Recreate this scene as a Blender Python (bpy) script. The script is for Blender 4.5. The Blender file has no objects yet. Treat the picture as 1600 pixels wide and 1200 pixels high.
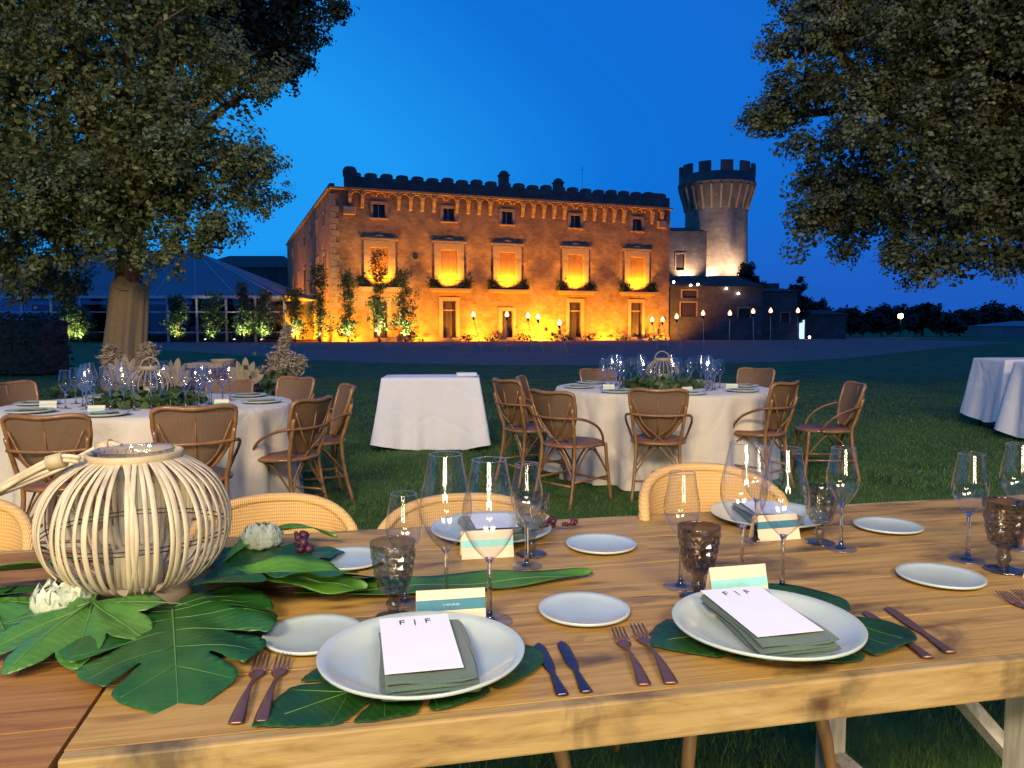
import bpy, math, random
import numpy as np
from mathutils import Vector, Matrix
from mathutils.geometry import delaunay_2d_cdt

PI = math.pi
R = math.radians
rnd = random.Random(7)
C = bpy.context.scene.collection
sc = bpy.context.scene

# ------------------------------------------------------------------ camera, sky, exposure
cam_d = bpy.data.cameras.new('camera')
cam = bpy.data.objects.new('camera', cam_d)
C.objects.link(cam)
cam.location = (0, 0, 1.28)
cam.rotation_euler = (R(90 - 4.052), 0, 0)
cam_d.sensor_width = 36
cam_d.lens = 27
cam_d.clip_start = 0.05
cam_d.clip_end = 2000
sc.camera = cam

world = bpy.data.worlds.new('World')
sc.world = world
world.use_nodes = True
wn = world.node_tree
wn.nodes.clear()
w_out = wn.nodes.new('ShaderNodeOutputWorld')
w_bg = wn.nodes.new('ShaderNodeBackground')
w_sky = wn.nodes.new('ShaderNodeTexSky')
w_sky.sky_type = 'NISHITA'
w_sky.sun_disc = False
w_sky.sun_elevation = R(-3.0)
w_sky.sun_rotation = R(-62)
w_sky.altitude = 0
w_sky.air_density = 1.0
w_sky.dust_density = 0.3
w_sky.ozone_density = 6.0
w_sep = wn.nodes.new('ShaderNodeSeparateColor')
wn.links.new(w_sky.outputs[0], w_sep.inputs[0])
w_mul = wn.nodes.new('ShaderNodeMath')
w_mul.operation = 'MULTIPLY_ADD'
w_mul.inputs[1].default_value = 5.0
w_mul.inputs[2].default_value = .30
wn.links.new(w_sep.outputs[2], w_mul.inputs[0])
# dusk blue: hue shifts from deep blue to azure as the sky brightens
w_ramp = wn.nodes.new('ShaderNodeValToRGB')
for k_, (p_, c_) in enumerate([(0.0, (.010, .06, .36)), (.40, (.012, .115, .56)), (.69, (.004, .165, .69)), (.88, (.013, .32, .90))]):
    e_ = w_ramp.color_ramp.elements[k_] if k_ < 2 else w_ramp.color_ramp.elements.new(p_)
    e_.position = p_
    e_.color = (*c_, 1)
wn.links.new(w_mul.outputs[0], w_ramp.inputs[0])
wn.links.new(w_ramp.outputs[0], w_bg.inputs[0])
w_bg.inputs[1].default_value = 1.0
wn.links.new(w_bg.outputs[0], w_out.inputs[0])

vs = sc.view_settings
vs.view_transform = 'Standard'
vs.look = 'None'
vs.exposure = 0.0
vs.gamma = 1.0
vs.use_curve_mapping = False
cy = sc.cycles
cy.use_denoising = True
cy.max_bounces = 10
cy.diffuse_bounces = 3
cy.glossy_bounces = 4
cy.transmission_bounces = 8
cy.transparent_max_bounces = 24
cy.caustics_reflective = False
cy.caustics_refractive = False
cy.sample_clamp_indirect = 4.0
cy.use_light_tree = True
cy.use_adaptive_sampling = True
cy.adaptive_threshold = .025

# ------------------------------------------------------------------ helpers
class MB:
    """collects geometry for one mesh"""
    def __init__(self):
        self.v = []; self.f = []; self.s = []
    def add(self, vs_, fs_, smooth=False, M=None):
        o = len(self.v)
        if M is not None:
            vs_ = [M @ Vector(p) for p in vs_]
        self.v.extend([tuple(p) for p in vs_])
        for q in fs_:
            self.f.append([i + o for i in q]); self.s.append(smooth)
        return self
    def box(self, c, d, M=None, rz=0.0, taper=1.0):
        x, y, z = d[0] / 2, d[1] / 2, d[2] / 2
        P = [(-x, -y, -z), (x, -y, -z), (x, y, -z), (-x, y, -z),
             (-x * taper, -y * taper, z), (x * taper, -y * taper, z), (x * taper, y * taper, z), (-x * taper, y * taper, z)]
        T = Matrix.Translation(c) @ Matrix.Rotation(rz, 4, 'Z')
        if M is not None:
            T = M @ T
        return self.add(P, [(0, 3, 2, 1), (4, 5, 6, 7), (0, 1, 5, 4), (1, 2, 6, 5), (2, 3, 7, 6), (3, 0, 4, 7)], False, T)
    def tube(self, pts, r, n=8, closed=False, smooth=True, flat=1.0):
        pts = [Vector(p) for p in pts]
        m = len(pts)
        rr = r if isinstance(r, (list, tuple)) else [r] * m
        V = []; up = None
        for i, p in enumerate(pts):
            if closed:
                t = pts[(i + 1) % m] - pts[i - 1]
            else:
                t = pts[min(i + 1, m - 1)] - pts[max(i - 1, 0)]
            t.normalize()
            if up is None:
                up = Vector((0, 0, 1)) if abs(t.z) < 0.9 else Vector((1, 0, 0))
            a = t.cross(up)
            if a.length < 1e-6:
                a = t.orthogonal()
            a.normalize(); b = a.cross(t); up = b
            for k in range(n):
                q = 2 * PI * k / n
                V.append(p + a * (rr[i] * math.cos(q)) + b * (rr[i] * flat * math.sin(q)))
        F = []
        for i in range(m if closed else m - 1):
            j = (i + 1) % m
            for k in range(n):
                l = (k + 1) % n
                F.append((i * n + k, i * n + l, j * n + l, j * n + k))
        self.add(V, F, smooth)
        if not closed:
            o = len(self.v) - m * n
            self.f.append([o + k for k in range(n)][::-1]); self.s.append(False)
            self.f.append([o + (m - 1) * n + k for k in range(n)]); self.s.append(False)
        return self
    def lathe(self, prof, n=32, M=None, smooth=True, rad=None):
        V = []; F = []
        m = len(prof)
        for i, (r, z) in enumerate(prof):
            for k in range(n):
                q = 2 * PI * k / n
                g = rad(q, i, z) if rad else 1.0
                V.append((r * g * math.cos(q), r * g * math.sin(q), z))
        for i in range(m - 1):
            for k in range(n):
                l = (k + 1) % n
                F.append((i * n + k, i * n + l, (i + 1) * n + l, (i + 1) * n + k))
        if prof[0][0] > 1e-4:
            pass
        return self.add(V, F, smooth, M)
    def disc(self, r, z, n=32, M=None, up=True):
        V = [(r * math.cos(2 * PI * k / n), r * math.sin(2 * PI * k / n), z) for k in range(n)]
        return self.add(V, [list(range(n)) if up else list(range(n))[::-1]], False, M)
    def grid(self, fn, nu, nv, smooth=True, wrap=False, M=None):
        V = []; F = []
        cu = nu if wrap else nu + 1
        for j in range(nv + 1):
            for i in range(cu):
                V.append(fn(i / nu, j / nv))
        for j in range(nv):
            for i in range(nu):
                a = j * cu + i; b = j * cu + (i + 1) % cu if wrap else j * cu + i + 1
                c = b + cu; d = a + cu
                F.append((a, b, c, d))
        return self.add(V, F, smooth, M)
    def sphere(self, c, r, n=10, m=6, sc_=(1, 1, 1)):
        pr = [(math.sin(PI * i / m), -math.cos(PI * i / m)) for i in range(m + 1)]
        pr[0] = (0.02, -1); pr[-1] = (0.02, 1)
        return self.lathe(pr, n, Matrix.Translation(c) @ Matrix.Diagonal((r * sc_[0], r * sc_[1], r * sc_[2], 1)))
    def mesh(self, name, mat):
        me = bpy.data.meshes.new(name)
        me.from_pydata(self.v, [], self.f)
        me.polygons.foreach_set('use_smooth', self.s)
        if mat:
            me.materials.append(mat)
        me.update()
        return me

def link(o, parent=None, loc=None, rot=None):
    C.objects.link(o)
    if parent: o.parent = parent
    if loc is not None: o.location = loc
    if rot is not None: o.rotation_euler = rot if isinstance(rot, (tuple, list)) else (0, 0, rot)
    return o

def obj(name, mb, mat, parent=None, loc=None, rot=None, bevel=0, solid=0, subs=0):
    me = mb if isinstance(mb, bpy.types.Mesh) else mb.mesh(name, mat)
    o = link(bpy.data.objects.new(name, me), parent, loc, rot)
    if solid:
        m = o.modifiers.new('s', 'SOLIDIFY'); m.thickness = solid; m.offset = 0
    if bevel:
        m = o.modifiers.new('b', 'BEVEL'); m.width = bevel; m.segments = 2; m.limit_method = 'ANGLE'
    if subs:
        m = o.modifiers.new('u', 'SUBSURF'); m.levels = subs; m.render_levels = subs
    return o

def tag(o, label, cat, group=None, kind=None):
    o['label'] = label
    o['category'] = cat
    if group: o['group'] = group
    if kind: o['kind'] = kind
    return o

def thing(name, label, cat, loc=(0, 0, 0), rz=0.0, group=None):
    o = bpy.data.objects.new(name, None)
    o.empty_display_size = 0.1
    link(o, None, loc, rz)
    return tag(o, label, cat, group)

def struct(name, mb, mat):
    o = obj(name, mb, mat)
    o['kind'] = 'structure'
    return o

def copy_tree(o, loc=None, rz=None, label=None, group=None, scale=None, parent=None):
    c = o.copy()
    C.objects.link(c)
    c.parent = parent
    if loc is not None: c.location = loc
    if rz is not None: c.rotation_euler = (0, 0, rz)
    if scale is not None: c.scale = (scale, scale, scale)
    if label: c['label'] = label
    if group: c['group'] = group
    for ch in [k for k in o.children]:
        copy_tree(ch, parent=c)
    return c

def smooth_path(P, n=6, closed=False):
    """Catmull-Rom through the points"""
    P = [Vector(p) for p in P]
    m = len(P); out = []
    for i in range(m if closed else m - 1):
        if closed:
            a, b, c_, d = P[i - 1], P[i], P[(i + 1) % m], P[(i + 2) % m]
        else:
            a, b, c_, d = P[max(i - 1, 0)], P[i], P[i + 1], P[min(i + 2, m - 1)]
        for k in range(n):
            t = k / n
            out.append(0.5 * ((2 * b) + (c_ - a) * t + (2 * a - 5 * b + 4 * c_ - d) * t * t + (3 * b - a - 3 * c_ + d) * t ** 3))
    if not closed:
        out.append(P[-1])
    return out

# ------------------------------------------------------------------ materials
def nodes_of(name):
    m = bpy.data.materials.new(name)
    m.use_nodes = True
    nt = m.node_tree
    b = nt.nodes['Principled BSDF']
    return m, nt, b

def ramp(nt, stops, src):
    r = nt.nodes.new('ShaderNodeValToRGB')
    e = r.color_ramp.elements
    while len(e) < len(stops): e.new(0.5)
    for k, (p, c_) in enumerate(stops):
        e[k].position = p; e[k].color = (*c_, 1)
    nt.links.new(src, r.inputs[0])
    return r

def coords(nt, scale=(1, 1, 1), offs=None, kind='Object', rnd_shift=False):
    tc = nt.nodes.new('ShaderNodeTexCoord')
    mp = nt.nodes.new('ShaderNodeMapping')
    mp.inputs['Scale'].default_value = scale
    if offs: mp.inputs['Location'].default_value = offs
    nt.links.new(tc.outputs[kind], mp.inputs[0])
    if rnd_shift:
        oi = nt.nodes.new('ShaderNodeObjectInfo')
        mu = nt.nodes.new('ShaderNodeMath'); mu.operation = 'MULTIPLY'; mu.inputs[1].default_value = 37.0
        nt.links.new(oi.outputs['Random'], mu.inputs[0])
        nt.links.new(mu.outputs[0], mp.inputs['Location'])
    return mp.outputs[0]

def noise(nt, vec, scale, detail=4, rough=0.55, dist=0.0):
    n = nt.nodes.new('ShaderNodeTexNoise')
    n.inputs['Scale'].default_value = scale
    n.inputs['Detail'].default_value = detail
    n.inputs['Roughness'].default_value = rough
    n.inputs['Distortion'].default_value = dist
    nt.links.new(vec, n.inputs['Vector'])
    return n.outputs['Fac']

def bump(nt, b, src, strength=0.3, dist=0.01):
    n = nt.nodes.new('ShaderNodeBump')
    n.inputs['Strength'].default_value = strength
    n.inputs['Distance'].default_value = dist
    nt.links.new(src, n.inputs['Height'])
    nt.links.new(n.outputs[0], b.inputs['Normal'])

def mat(name, col, rough=0.6, metal=0.0, var=0.25, scale=6.0, bmp=0.0, bdist=0.004, spec=0.5, detail=5, stretch=(1, 1, 1), coat=0.0, sheen=0.0, shift=False):
    m, nt, b = nodes_of(name)
    v = coords(nt, stretch, rnd_shift=shift)
    f = noise(nt, v, scale, detail)
    lo = tuple(c_ * (1 - var) for c_ in col); hi = tuple(min(1, c_ * (1 + var)) for c_ in col)
    r = ramp(nt, [(0.3, lo), (0.7, hi)], f)
    nt.links.new(r.outputs[0], b.inputs['Base Color'])
    b.inputs['Roughness'].default_value = rough
    b.inputs['Metallic'].default_value = metal
    b.inputs['Specular IOR Level'].default_value = spec
    b.inputs['Coat Weight'].default_value = coat
    b.inputs['Sheen Weight'].default_value = sheen
    if bmp:
        bump(nt, b, f, bmp, bdist)
    return m

def emit(name, col, strength):
    m, nt, b = nodes_of(name)
    b.inputs['Base Color'].default_value = (*col, 1)
    b.inputs['Emission Color'].default_value = (*col, 1)
    b.inputs['Emission Strength'].default_value = strength
    return m

def thin_glass(name, tint, base=0.06, power=3.0, top=0.8, rough=0.015):
    m = bpy.data.materials.new(name)
    m.use_nodes = True
    nt = m.node_tree
    nt.nodes.clear()
    out = nt.nodes.new('ShaderNodeOutputMaterial')
    tr = nt.nodes.new('ShaderNodeBsdfTransparent'); tr.inputs[0].default_value = (*tint, 1)
    gl = nt.nodes.new('ShaderNodeBsdfGlossy'); gl.inputs['Roughness'].default_value = rough
    lw = nt.nodes.new('ShaderNodeLayerWeight'); lw.inputs[0].default_value = 0.5
    p = nt.nodes.new('ShaderNodeMath'); p.operation = 'POWER'; p.inputs[1].default_value = power
    q = nt.nodes.new('ShaderNodeMath'); q.operation = 'MULTIPLY_ADD'; q.inputs[1].default_value = top; q.inputs[2].default_value = base
    mx = nt.nodes.new('ShaderNodeMixShader')
    nt.links.new(lw.outputs['Facing'], p.inputs[0])
    nt.links.new(p.outputs[0], q.inputs[0])
    nt.links.new(q.outputs[0], mx.inputs[0])
    nt.links.new(tr.outputs[0], mx.inputs[1])
    nt.links.new(gl.outputs[0], mx.inputs[2])
    nt.links.new(mx.outputs[0], out.inputs[0])
    return m

def leaf_mat(name, dark, light, rough=0.45, scale=2.0, trans=0.15, fine=25.0):
    m, nt, b = nodes_of(name)
    v = coords(nt, kind='Object')
    f = noise(nt, v, scale, 3)
    g = noise(nt, v, fine, 2)
    mx = nt.nodes.new('ShaderNodeMath'); mx.operation = 'MULTIPLY_ADD'
    mx.inputs[1].default_value = 0.6
    nt.links.new(g, mx.inputs[0])
    mm = nt.nodes.new('ShaderNodeMath'); mm.operation = 'MULTIPLY'; mm.inputs[1].default_value = 0.4
    nt.links.new(f, mm.inputs[0]); nt.links.new(mm.outputs[0], mx.inputs[2])
    r = ramp(nt, [(0.36, dark), (0.62, light)], mx.outputs[0])
    nt.links.new(r.outputs[0], b.inputs['Base Color'])
    b.inputs['Roughness'].default_value = rough
    tl = nt.nodes.new('ShaderNodeBsdfTranslucent')
    nt.links.new(r.outputs[0], tl.inputs[0])
    ms = nt.nodes.new('ShaderNodeMixShader'); ms.inputs[0].default_value = trans
    nt.links.new(b.outputs[0], ms.inputs[1]); nt.links.new(tl.outputs[0], ms.inputs[2])
    nt.links.new(ms.outputs[0], nt.nodes['Material Output'].inputs[0])
    return m

def wood_mat(name, base, dark, light, along=(1.2, 16, 16), stain=0.55, rough=0.45, bmp=0.25):
    """long-grained timber with darker stains"""
    m, nt, b = nodes_of(name)
    v = coords(nt, along, rnd_shift=True)
    g = noise(nt, v, 2.2, 8, 0.62, 0.7)
    r = ramp(nt, [(0.30, dark), (0.46, base), (0.72, light)], g)
    v2 = coords(nt, (along[0] * 1.3, along[1] * .22, along[2] * .22), rnd_shift=True)
    s = noise(nt, v2, 1.9, 5, 0.6, 0.6)
    rs = ramp(nt, [(0.33, (stain * .75, stain * .78, stain)), (0.47, (1, 1, 1))], s)
    mx = nt.nodes.new('ShaderNodeMix'); mx.data_type = 'RGBA'; mx.blend_type = 'MULTIPLY'; mx.inputs[0].default_value = 1
    nt.links.new(r.outputs[0], mx.inputs[6]); nt.links.new(rs.outputs[0], mx.inputs[7])
    v3 = coords(nt, (along[0], along[1] * 3, along[2] * 3), rnd_shift=True)
    h = noise(nt, v3, 2.5, 6, 0.7)
    rf = ramp(nt, [(0.35, (.72, .70, .70)), (0.55, (1, 1, 1))], h)
    mx2 = nt.nodes.new('ShaderNodeMix'); mx2.data_type = 'RGBA'; mx2.blend_type = 'MULTIPLY'; mx2.inputs[0].default_value = 0.8
    nt.links.new(mx.outputs[2], mx2.inputs[6]); nt.links.new(rf.outputs[0], mx2.inputs[7])
    # knots
    vk = coords(nt, (along[0] * 1.5, along[1] * .42, along[2] * .42), rnd_shift=True)
    vo = nt.nodes.new('ShaderNodeTexVoronoi'); vo.inputs['Scale'].default_value = 1.5
    nt.links.new(vk, vo.inputs['Vector'])
    rk = ramp(nt, [(.03, (.34, .25, .20)), (.085, (.72, .66, .62)), (.15, (1, 1, 1))], vo.outputs['Distance'])
    mx3 = nt.nodes.new('ShaderNodeMix'); mx3.data_type = 'RGBA'; mx3.blend_type = 'MULTIPLY'; mx3.inputs[0].default_value = 1
    nt.links.new(mx2.outputs[2], mx3.inputs[6]); nt.links.new(rk.outputs[0], mx3.inputs[7])
    nt.links.new(mx3.outputs[2], b.inputs['Base Color'])
    rr = nt.nodes.new('ShaderNodeMapRange'); rr.inputs[3].default_value = rough - .12; rr.inputs[4].default_value = rough + .2
    nt.links.new(h, rr.inputs[0]); nt.links.new(rr.outputs[0], b.inputs['Roughness'])
    bump(nt, b, h, bmp, 0.002)
    return m

def weave_mat(name, col, dark, sx, sz, rough=0.6, see=0.0):
    """basket weave: crossing bands, small gaps"""
    m, nt, b = nodes_of(name)
    v = coords(nt, (1, 1, 1))
    w1 = nt.nodes.new('ShaderNodeTexWave'); w1.bands_direction = 'X'; w1.inputs['Scale'].default_value = sx; w1.inputs['Distortion'].default_value = 0.3
    w2 = nt.nodes.new('ShaderNodeTexWave'); w2.bands_direction = 'Z'; w2.inputs['Scale'].default_value = sz; w2.inputs['Distortion'].default_value = 0.3
    nt.links.new(v, w1.inputs[0]); nt.links.new(v, w2.inputs[0])
    mu = nt.nodes.new('ShaderNodeMath'); mu.operation = 'MULTIPLY_ADD'; mu.inputs[1].default_value = 0.6
    nt.links.new(w1.outputs['Fac'], mu.inputs[0])
    m3 = nt.nodes.new('ShaderNodeMath'); m3.operation = 'MULTIPLY'; m3.inputs[1].default_value = 0.4
    nt.links.new(w2.outputs['Fac'], m3.inputs[0]); nt.links.new(m3.outputs[0], mu.inputs[2])
    n = noise(nt, v, 7, 3)
    ad = nt.nodes.new('ShaderNodeMath'); ad.operation = 'MULTIPLY_ADD'; ad.inputs[1].default_value = 0.5
    nt.links.new(n, ad.inputs[0]); nt.links.new(mu.outputs[0], ad.inputs[2])
    r = ramp(nt, [(0.32, dark), (0.75, col)], ad.outputs[0])
    nt.links.new(r.outputs[0], b.inputs['Base Color'])
    b.inputs['Roughness'].default_value = rough
    bump(nt, b, mu.outputs[0], 0.5, 0.003)
    if see:
        b.inputs['Alpha'].default_value = 1 - see
    return m

def broad_leaf_mat(name, dark, mid, light, rough=.3):
    """waxy leaf: mottled tone, raised side veins, patchy gloss"""
    m, nt, b = nodes_of(name)
    v = coords(nt, rnd_shift=True)
    n1 = noise(nt, v, 9, 5, .6, .4)
    r = ramp(nt, [(.30, dark), (.52, mid), (.74, light)], n1)
    n2 = noise(nt, v, 90, 3, .6)
    rb = ramp(nt, [(.28, (.78, .74, .55)), (.36, (1, 1, 1))], n2)
    mx = nt.nodes.new('ShaderNodeMix'); mx.data_type = 'RGBA'; mx.blend_type = 'MULTIPLY'; mx.inputs[0].default_value = .7
    nt.links.new(r.outputs[0], mx.inputs[6]); nt.links.new(rb.outputs[0], mx.inputs[7])
    nt.links.new(mx.outputs[2], b.inputs['Base Color'])
    n3 = noise(nt, v, 22, 4, .6)
    mr = nt.nodes.new('ShaderNodeMapRange'); mr.inputs[3].default_value = rough - .12; mr.inputs[4].default_value = rough + .25
    nt.links.new(n3, mr.inputs[0]); nt.links.new(mr.outputs[0], b.inputs['Roughness'])
    w = nt.nodes.new('ShaderNodeTexWave'); w.bands_direction = 'Y'; w.inputs['Scale'].default_value = 26; w.inputs['Distortion'].default_value = 2.5; w.inputs['Detail'].default_value = 2
    nt.links.new(v, w.inputs[0])
    ad = nt.nodes.new('ShaderNodeMath'); ad.operation = 'MULTIPLY_ADD'; ad.inputs[1].default_value = 2.0
    nt.links.new(n3, ad.inputs[0]); nt.links.new(w.outputs['Fac'], ad.inputs[2])
    bump(nt, b, ad.outputs[0], .2, .0018)
    tl = nt.nodes.new('ShaderNodeBsdfTranslucent'); nt.links.new(mx.outputs[2], tl.inputs[0])
    ms = nt.nodes.new('ShaderNodeMixShader'); ms.inputs[0].default_value = .08
    nt.links.new(b.outputs[0], ms.inputs[1]); nt.links.new(tl.outputs[0], ms.inputs[2])
    nt.links.new(ms.outputs[0], nt.nodes['Material Output'].inputs[0])
    return m

def linen_mat(name, col):
    """cloth with thread and soft pressed creases"""
    m, nt, b = nodes_of(name)
    v = coords(nt, rnd_shift=True)
    f = noise(nt, v, 160, 3)
    r = ramp(nt, [(.3, tuple(c_ * .93 for c_ in col)), (.7, col)], f)
    nt.links.new(r.outputs[0], b.inputs['Base Color'])
    b.inputs['Roughness'].default_value = .92; b.inputs['Sheen Weight'].default_value = .15; b.inputs['Specular IOR Level'].default_value = .2
    c1 = noise(nt, v, 4.5, 4, .55, 1.2)
    vo = nt.nodes.new('ShaderNodeTexVoronoi'); vo.feature = 'DISTANCE_TO_EDGE'; vo.inputs['Scale'].default_value = 2.3
    nt.links.new(v, vo.inputs['Vector'])
    vr = nt.nodes.new('ShaderNodeMapRange'); vr.inputs[2].default_value = .10; vr.inputs[3].default_value = .0; vr.inputs[4].default_value = .6
    nt.links.new(vo.outputs['Distance'], vr.inputs[0])
    ad = nt.nodes.new('ShaderNodeMath'); ad.operation = 'MULTIPLY_ADD'; ad.inputs[1].default_value = 1.6
    nt.links.new(c1, ad.inputs[0]); nt.links.new(vr.outputs[0], ad.inputs[2])
    bump(nt, b, ad.outputs[0], .5, .013)
    return m

# ------------------------------------------------------------------ material library
M = {}
M['lawn'] = mat('lawn', (.055, .105, .022), .9, var=.5, scale=1.3, bmp=.6, bdist=.03, detail=9, spec=.2)
M['blade'] = leaf_mat('grass_blade', (.045, .105, .016), (.105, .20, .035), .6, .7, .2, 9)
M['gravel'] = mat('gravel', (.30, .135, .105), .9, var=.22, scale=.8, bmp=.5, bdist=.02, detail=10, spec=.2)
M['plank'] = wood_mat('old_pine', (.43, .245, .060), (.25, .125, .032), (.53, .325, .09), stain=.40)
M['plank_edge'] = wood_mat('pine_edge', (.36, .235, .080), (.19, .11, .04), (.46, .32, .13), (2.2, 9, 9), stain=.45, rough=.6, bmp=.6)
M['plank_dark'] = wood_mat('old_pine_brown', (.33, .15, .036), (.20, .08, .022), (.42, .21, .055))
M['whitewash'] = mat('whitewashed_wood', (.55, .50, .40), .7, var=.3, scale=8, bmp=.3, stretch=(8, 8, 1))
M['legwood'] = mat('turned_leg_wood', (.36, .20, .08), .5, var=.3, scale=6, stretch=(8, 8, 1))
M['bamboo'] = mat('bamboo', (.55, .46, .30), .45, var=.28, scale=9, bmp=.2, bdist=.002, stretch=(3, 3, 1), shift=True)
M['bamboo_pale'] = mat('pale_bamboo', (.46, .37, .22), .6, var=.18, scale=12, bmp=.3, bdist=.002)
M['candle'] = mat('candle_wax', (.75, .63, .36), .5, var=.08, scale=5)
M['ceramic'] = mat('pale_glaze', (.47, .535, .47), .26, var=.06, scale=9, coat=.5)
M['napkin'] = mat('sage_linen', (.072, .118, .085), .9, var=.15, scale=260, bmp=.25, bdist=.001, sheen=.3)
M['paper'] = mat('white_paper', (.80, .80, .82), .8, var=.02, scale=8)
M['cream'] = mat('cream_card', (.80, .60, .41), .8, var=.06, scale=10)
M['teal'] = mat('teal_band', (.04, .18, .24), .7, var=.2, scale=20)
M['aqua'] = mat('aqua_band', (.27, .62, .55), .7, var=.12, scale=14)
M['palepaint'] = mat('pale_ink', (.45, .62, .66), .7, var=.05)
M['ink'] = mat('dark_ink', (.03, .03, .045), .7, var=.1)
M['copper'] = mat('dark_copper', (.30, .15, .115), .42, .75, var=.2, scale=20)
M['bluesteel'] = mat('dark_blue_steel', (.13, .115, .17), .36, .9, var=.3, scale=18)  # blue in the metal colour imitates the sky's reflection
M['monstera'] = broad_leaf_mat('monstera_leaf', (.010, .055, .010), (.020, .095, .014), (.040, .145, .020), .30)
M['monstera_dark'] = broad_leaf_mat('dark_monstera_leaf', (.007, .036, .008), (.013, .062, .011), (.028, .095, .016), .33)
M['fatsia'] = broad_leaf_mat('fatsia_leaf', (.035, .13, .014), (.062, .18, .022), (.12, .26, .045), .33)
M['aspidistra'] = broad_leaf_mat('aspidistra_leaf', (.040, .13, .010), (.065, .19, .016), (.10, .25, .03), .38)
M['vein'] = mat('leaf_vein', (.095, .21, .045), .4, var=.1)
M['petal'] = mat('white_petal', (.46, .52, .38), .6, var=.15, scale=14)
M['plum'] = mat('plum_leaf', (.06, .012, .022), .5, var=.4, scale=30)
M['glass'] = thin_glass('clear_glass', (.98, .982, .985), .085, 2.8, .8, .075)
M['glass_foot'] = thin_glass('glass_foot', (.95, .955, .96), .12, 3.0, .25, .2)
M['glass_jar'] = thin_glass('jar_glass', (.93, .94, .94), .08, 2.6, .7)
M['smoke'] = thin_glass('smoked_glass', (.76, .76, .71), .09, 2.2, .6, .09)
M['brownsmoke'] = thin_glass('brown_smoked_glass', (.68, .63, .56), .09, 2.2, .6, .09)
M['window_glass'] = thin_glass('window_glass', (.35, .37, .40), .12, 2.0, .7, .03)
m_, nt_, b_ = nodes_of('stem_glass')
b_.inputs['Transmission Weight'].default_value = 1.0
b_.inputs['Roughness'].default_value = 0.0
b_.inputs['IOR'].default_value = 1.45
M['stem'] = m_
M['rattan'] = mat('rattan_cane', (.24, .115, .040), .4, var=.35, scale=14, coat=.2, bmp=.1)
M['rattan_dark'] = mat('dark_rattan', (.17, .075, .032), .45, var=.3, scale=14)
M['cane'] = weave_mat('cane_weave', (.235, .130, .060), (.09, .045, .022), 40, 40, .55, .24)
M['seatweave'] = weave_mat('seat_weave', (.22, .085, .038), (.09, .035, .017), 46, 46, .5)
M['wicker'] = weave_mat('yellow_wicker', (.66, .41, .14), (.46, .25, .075), 62, 34, .6)
M['linen'] = linen_mat('ivory_linen', (.66, .58, .455))
M['white_linen'] = linen_mat('white_linen', (.75, .735, .72))
M['burlap'] = mat('burlap', (.25, .18, .10), .95, var=.25, scale=60, bmp=.4, bdist=.004)
M['bark'] = mat('oak_bark', (.13, .07, .035), .9, var=.5, scale=5, bmp=.9, bdist=.05, stretch=(2.5, 2.5, .6))
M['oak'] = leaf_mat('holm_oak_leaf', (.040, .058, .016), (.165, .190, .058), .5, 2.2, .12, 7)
M['oak_dim'] = leaf_mat('holm_oak_leaf_grey', (.030, .042, .016), (.120, .135, .052), .5, 2.2, .1, 7)  # oak leaf copy with its colour lowered to paint in weaker light
M['shrub'] = leaf_mat('shrub_leaf', (.025, .05, .012), (.075, .13, .035), .5, 1.5, .2, 8)
M['darkleaf'] = leaf_mat('cypress_leaf', (.010, .018, .010), (.03, .045, .02), .6, .6, .1, 4)
M['pampas'] = mat('dried_plume', (.40, .31, .20), .95, var=.2, scale=18)
M['dried'] = mat('dried_palm_leaf', (.32, .25, .155), .8, var=.15, scale=12)
M['iron'] = mat('black_iron', (.02, .02, .022), .5, .6, var=.2)
M['lampbody'] = mat('lamp_housing', (.06, .06, .06), .5, .5, var=.1)
M['darkwood'] = wood_mat('dark_walnut', (.12, .05, .028), (.06, .025, .015), (.18, .08, .04), (6, 6, 1.2))
M['membrane'] = mat('white_membrane', (.20, .19, .20), .7, var=.08, scale=.5)
M['white_frame'] = mat('white_frame', (.55, .55, .57), .6, var=.08)
M['slate'] = mat('dark_tiles', (.07, .045, .035), .9, var=.4, scale=1.4, bmp=.4, bdist=.05)
M['shutter'] = mat('brown_shutter', (.30, .14, .055), .7, var=.2, scale=4, stretch=(6, 6, 1))
M['doorwood'] = mat('door_wood', (.05, .025, .02), .6, var=.3, scale=3, stretch=(5, 5, 1))
M['flame'] = emit('flame', (1.0, .40, .17), 6)
M['lampglow_w'] = emit('lamp_white', (1.0, .93, .72), 24)
M['lampglow_o'] = emit('lamp_amber', (1.0, .55, .12), 24)
M['lampglow_p'] = emit('lamp_pink_white', (1.0, .82, .70), 24)
M['coldwindow'] = emit('lit_doorway', (.60, .85, 1.0), 1.2)

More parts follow.
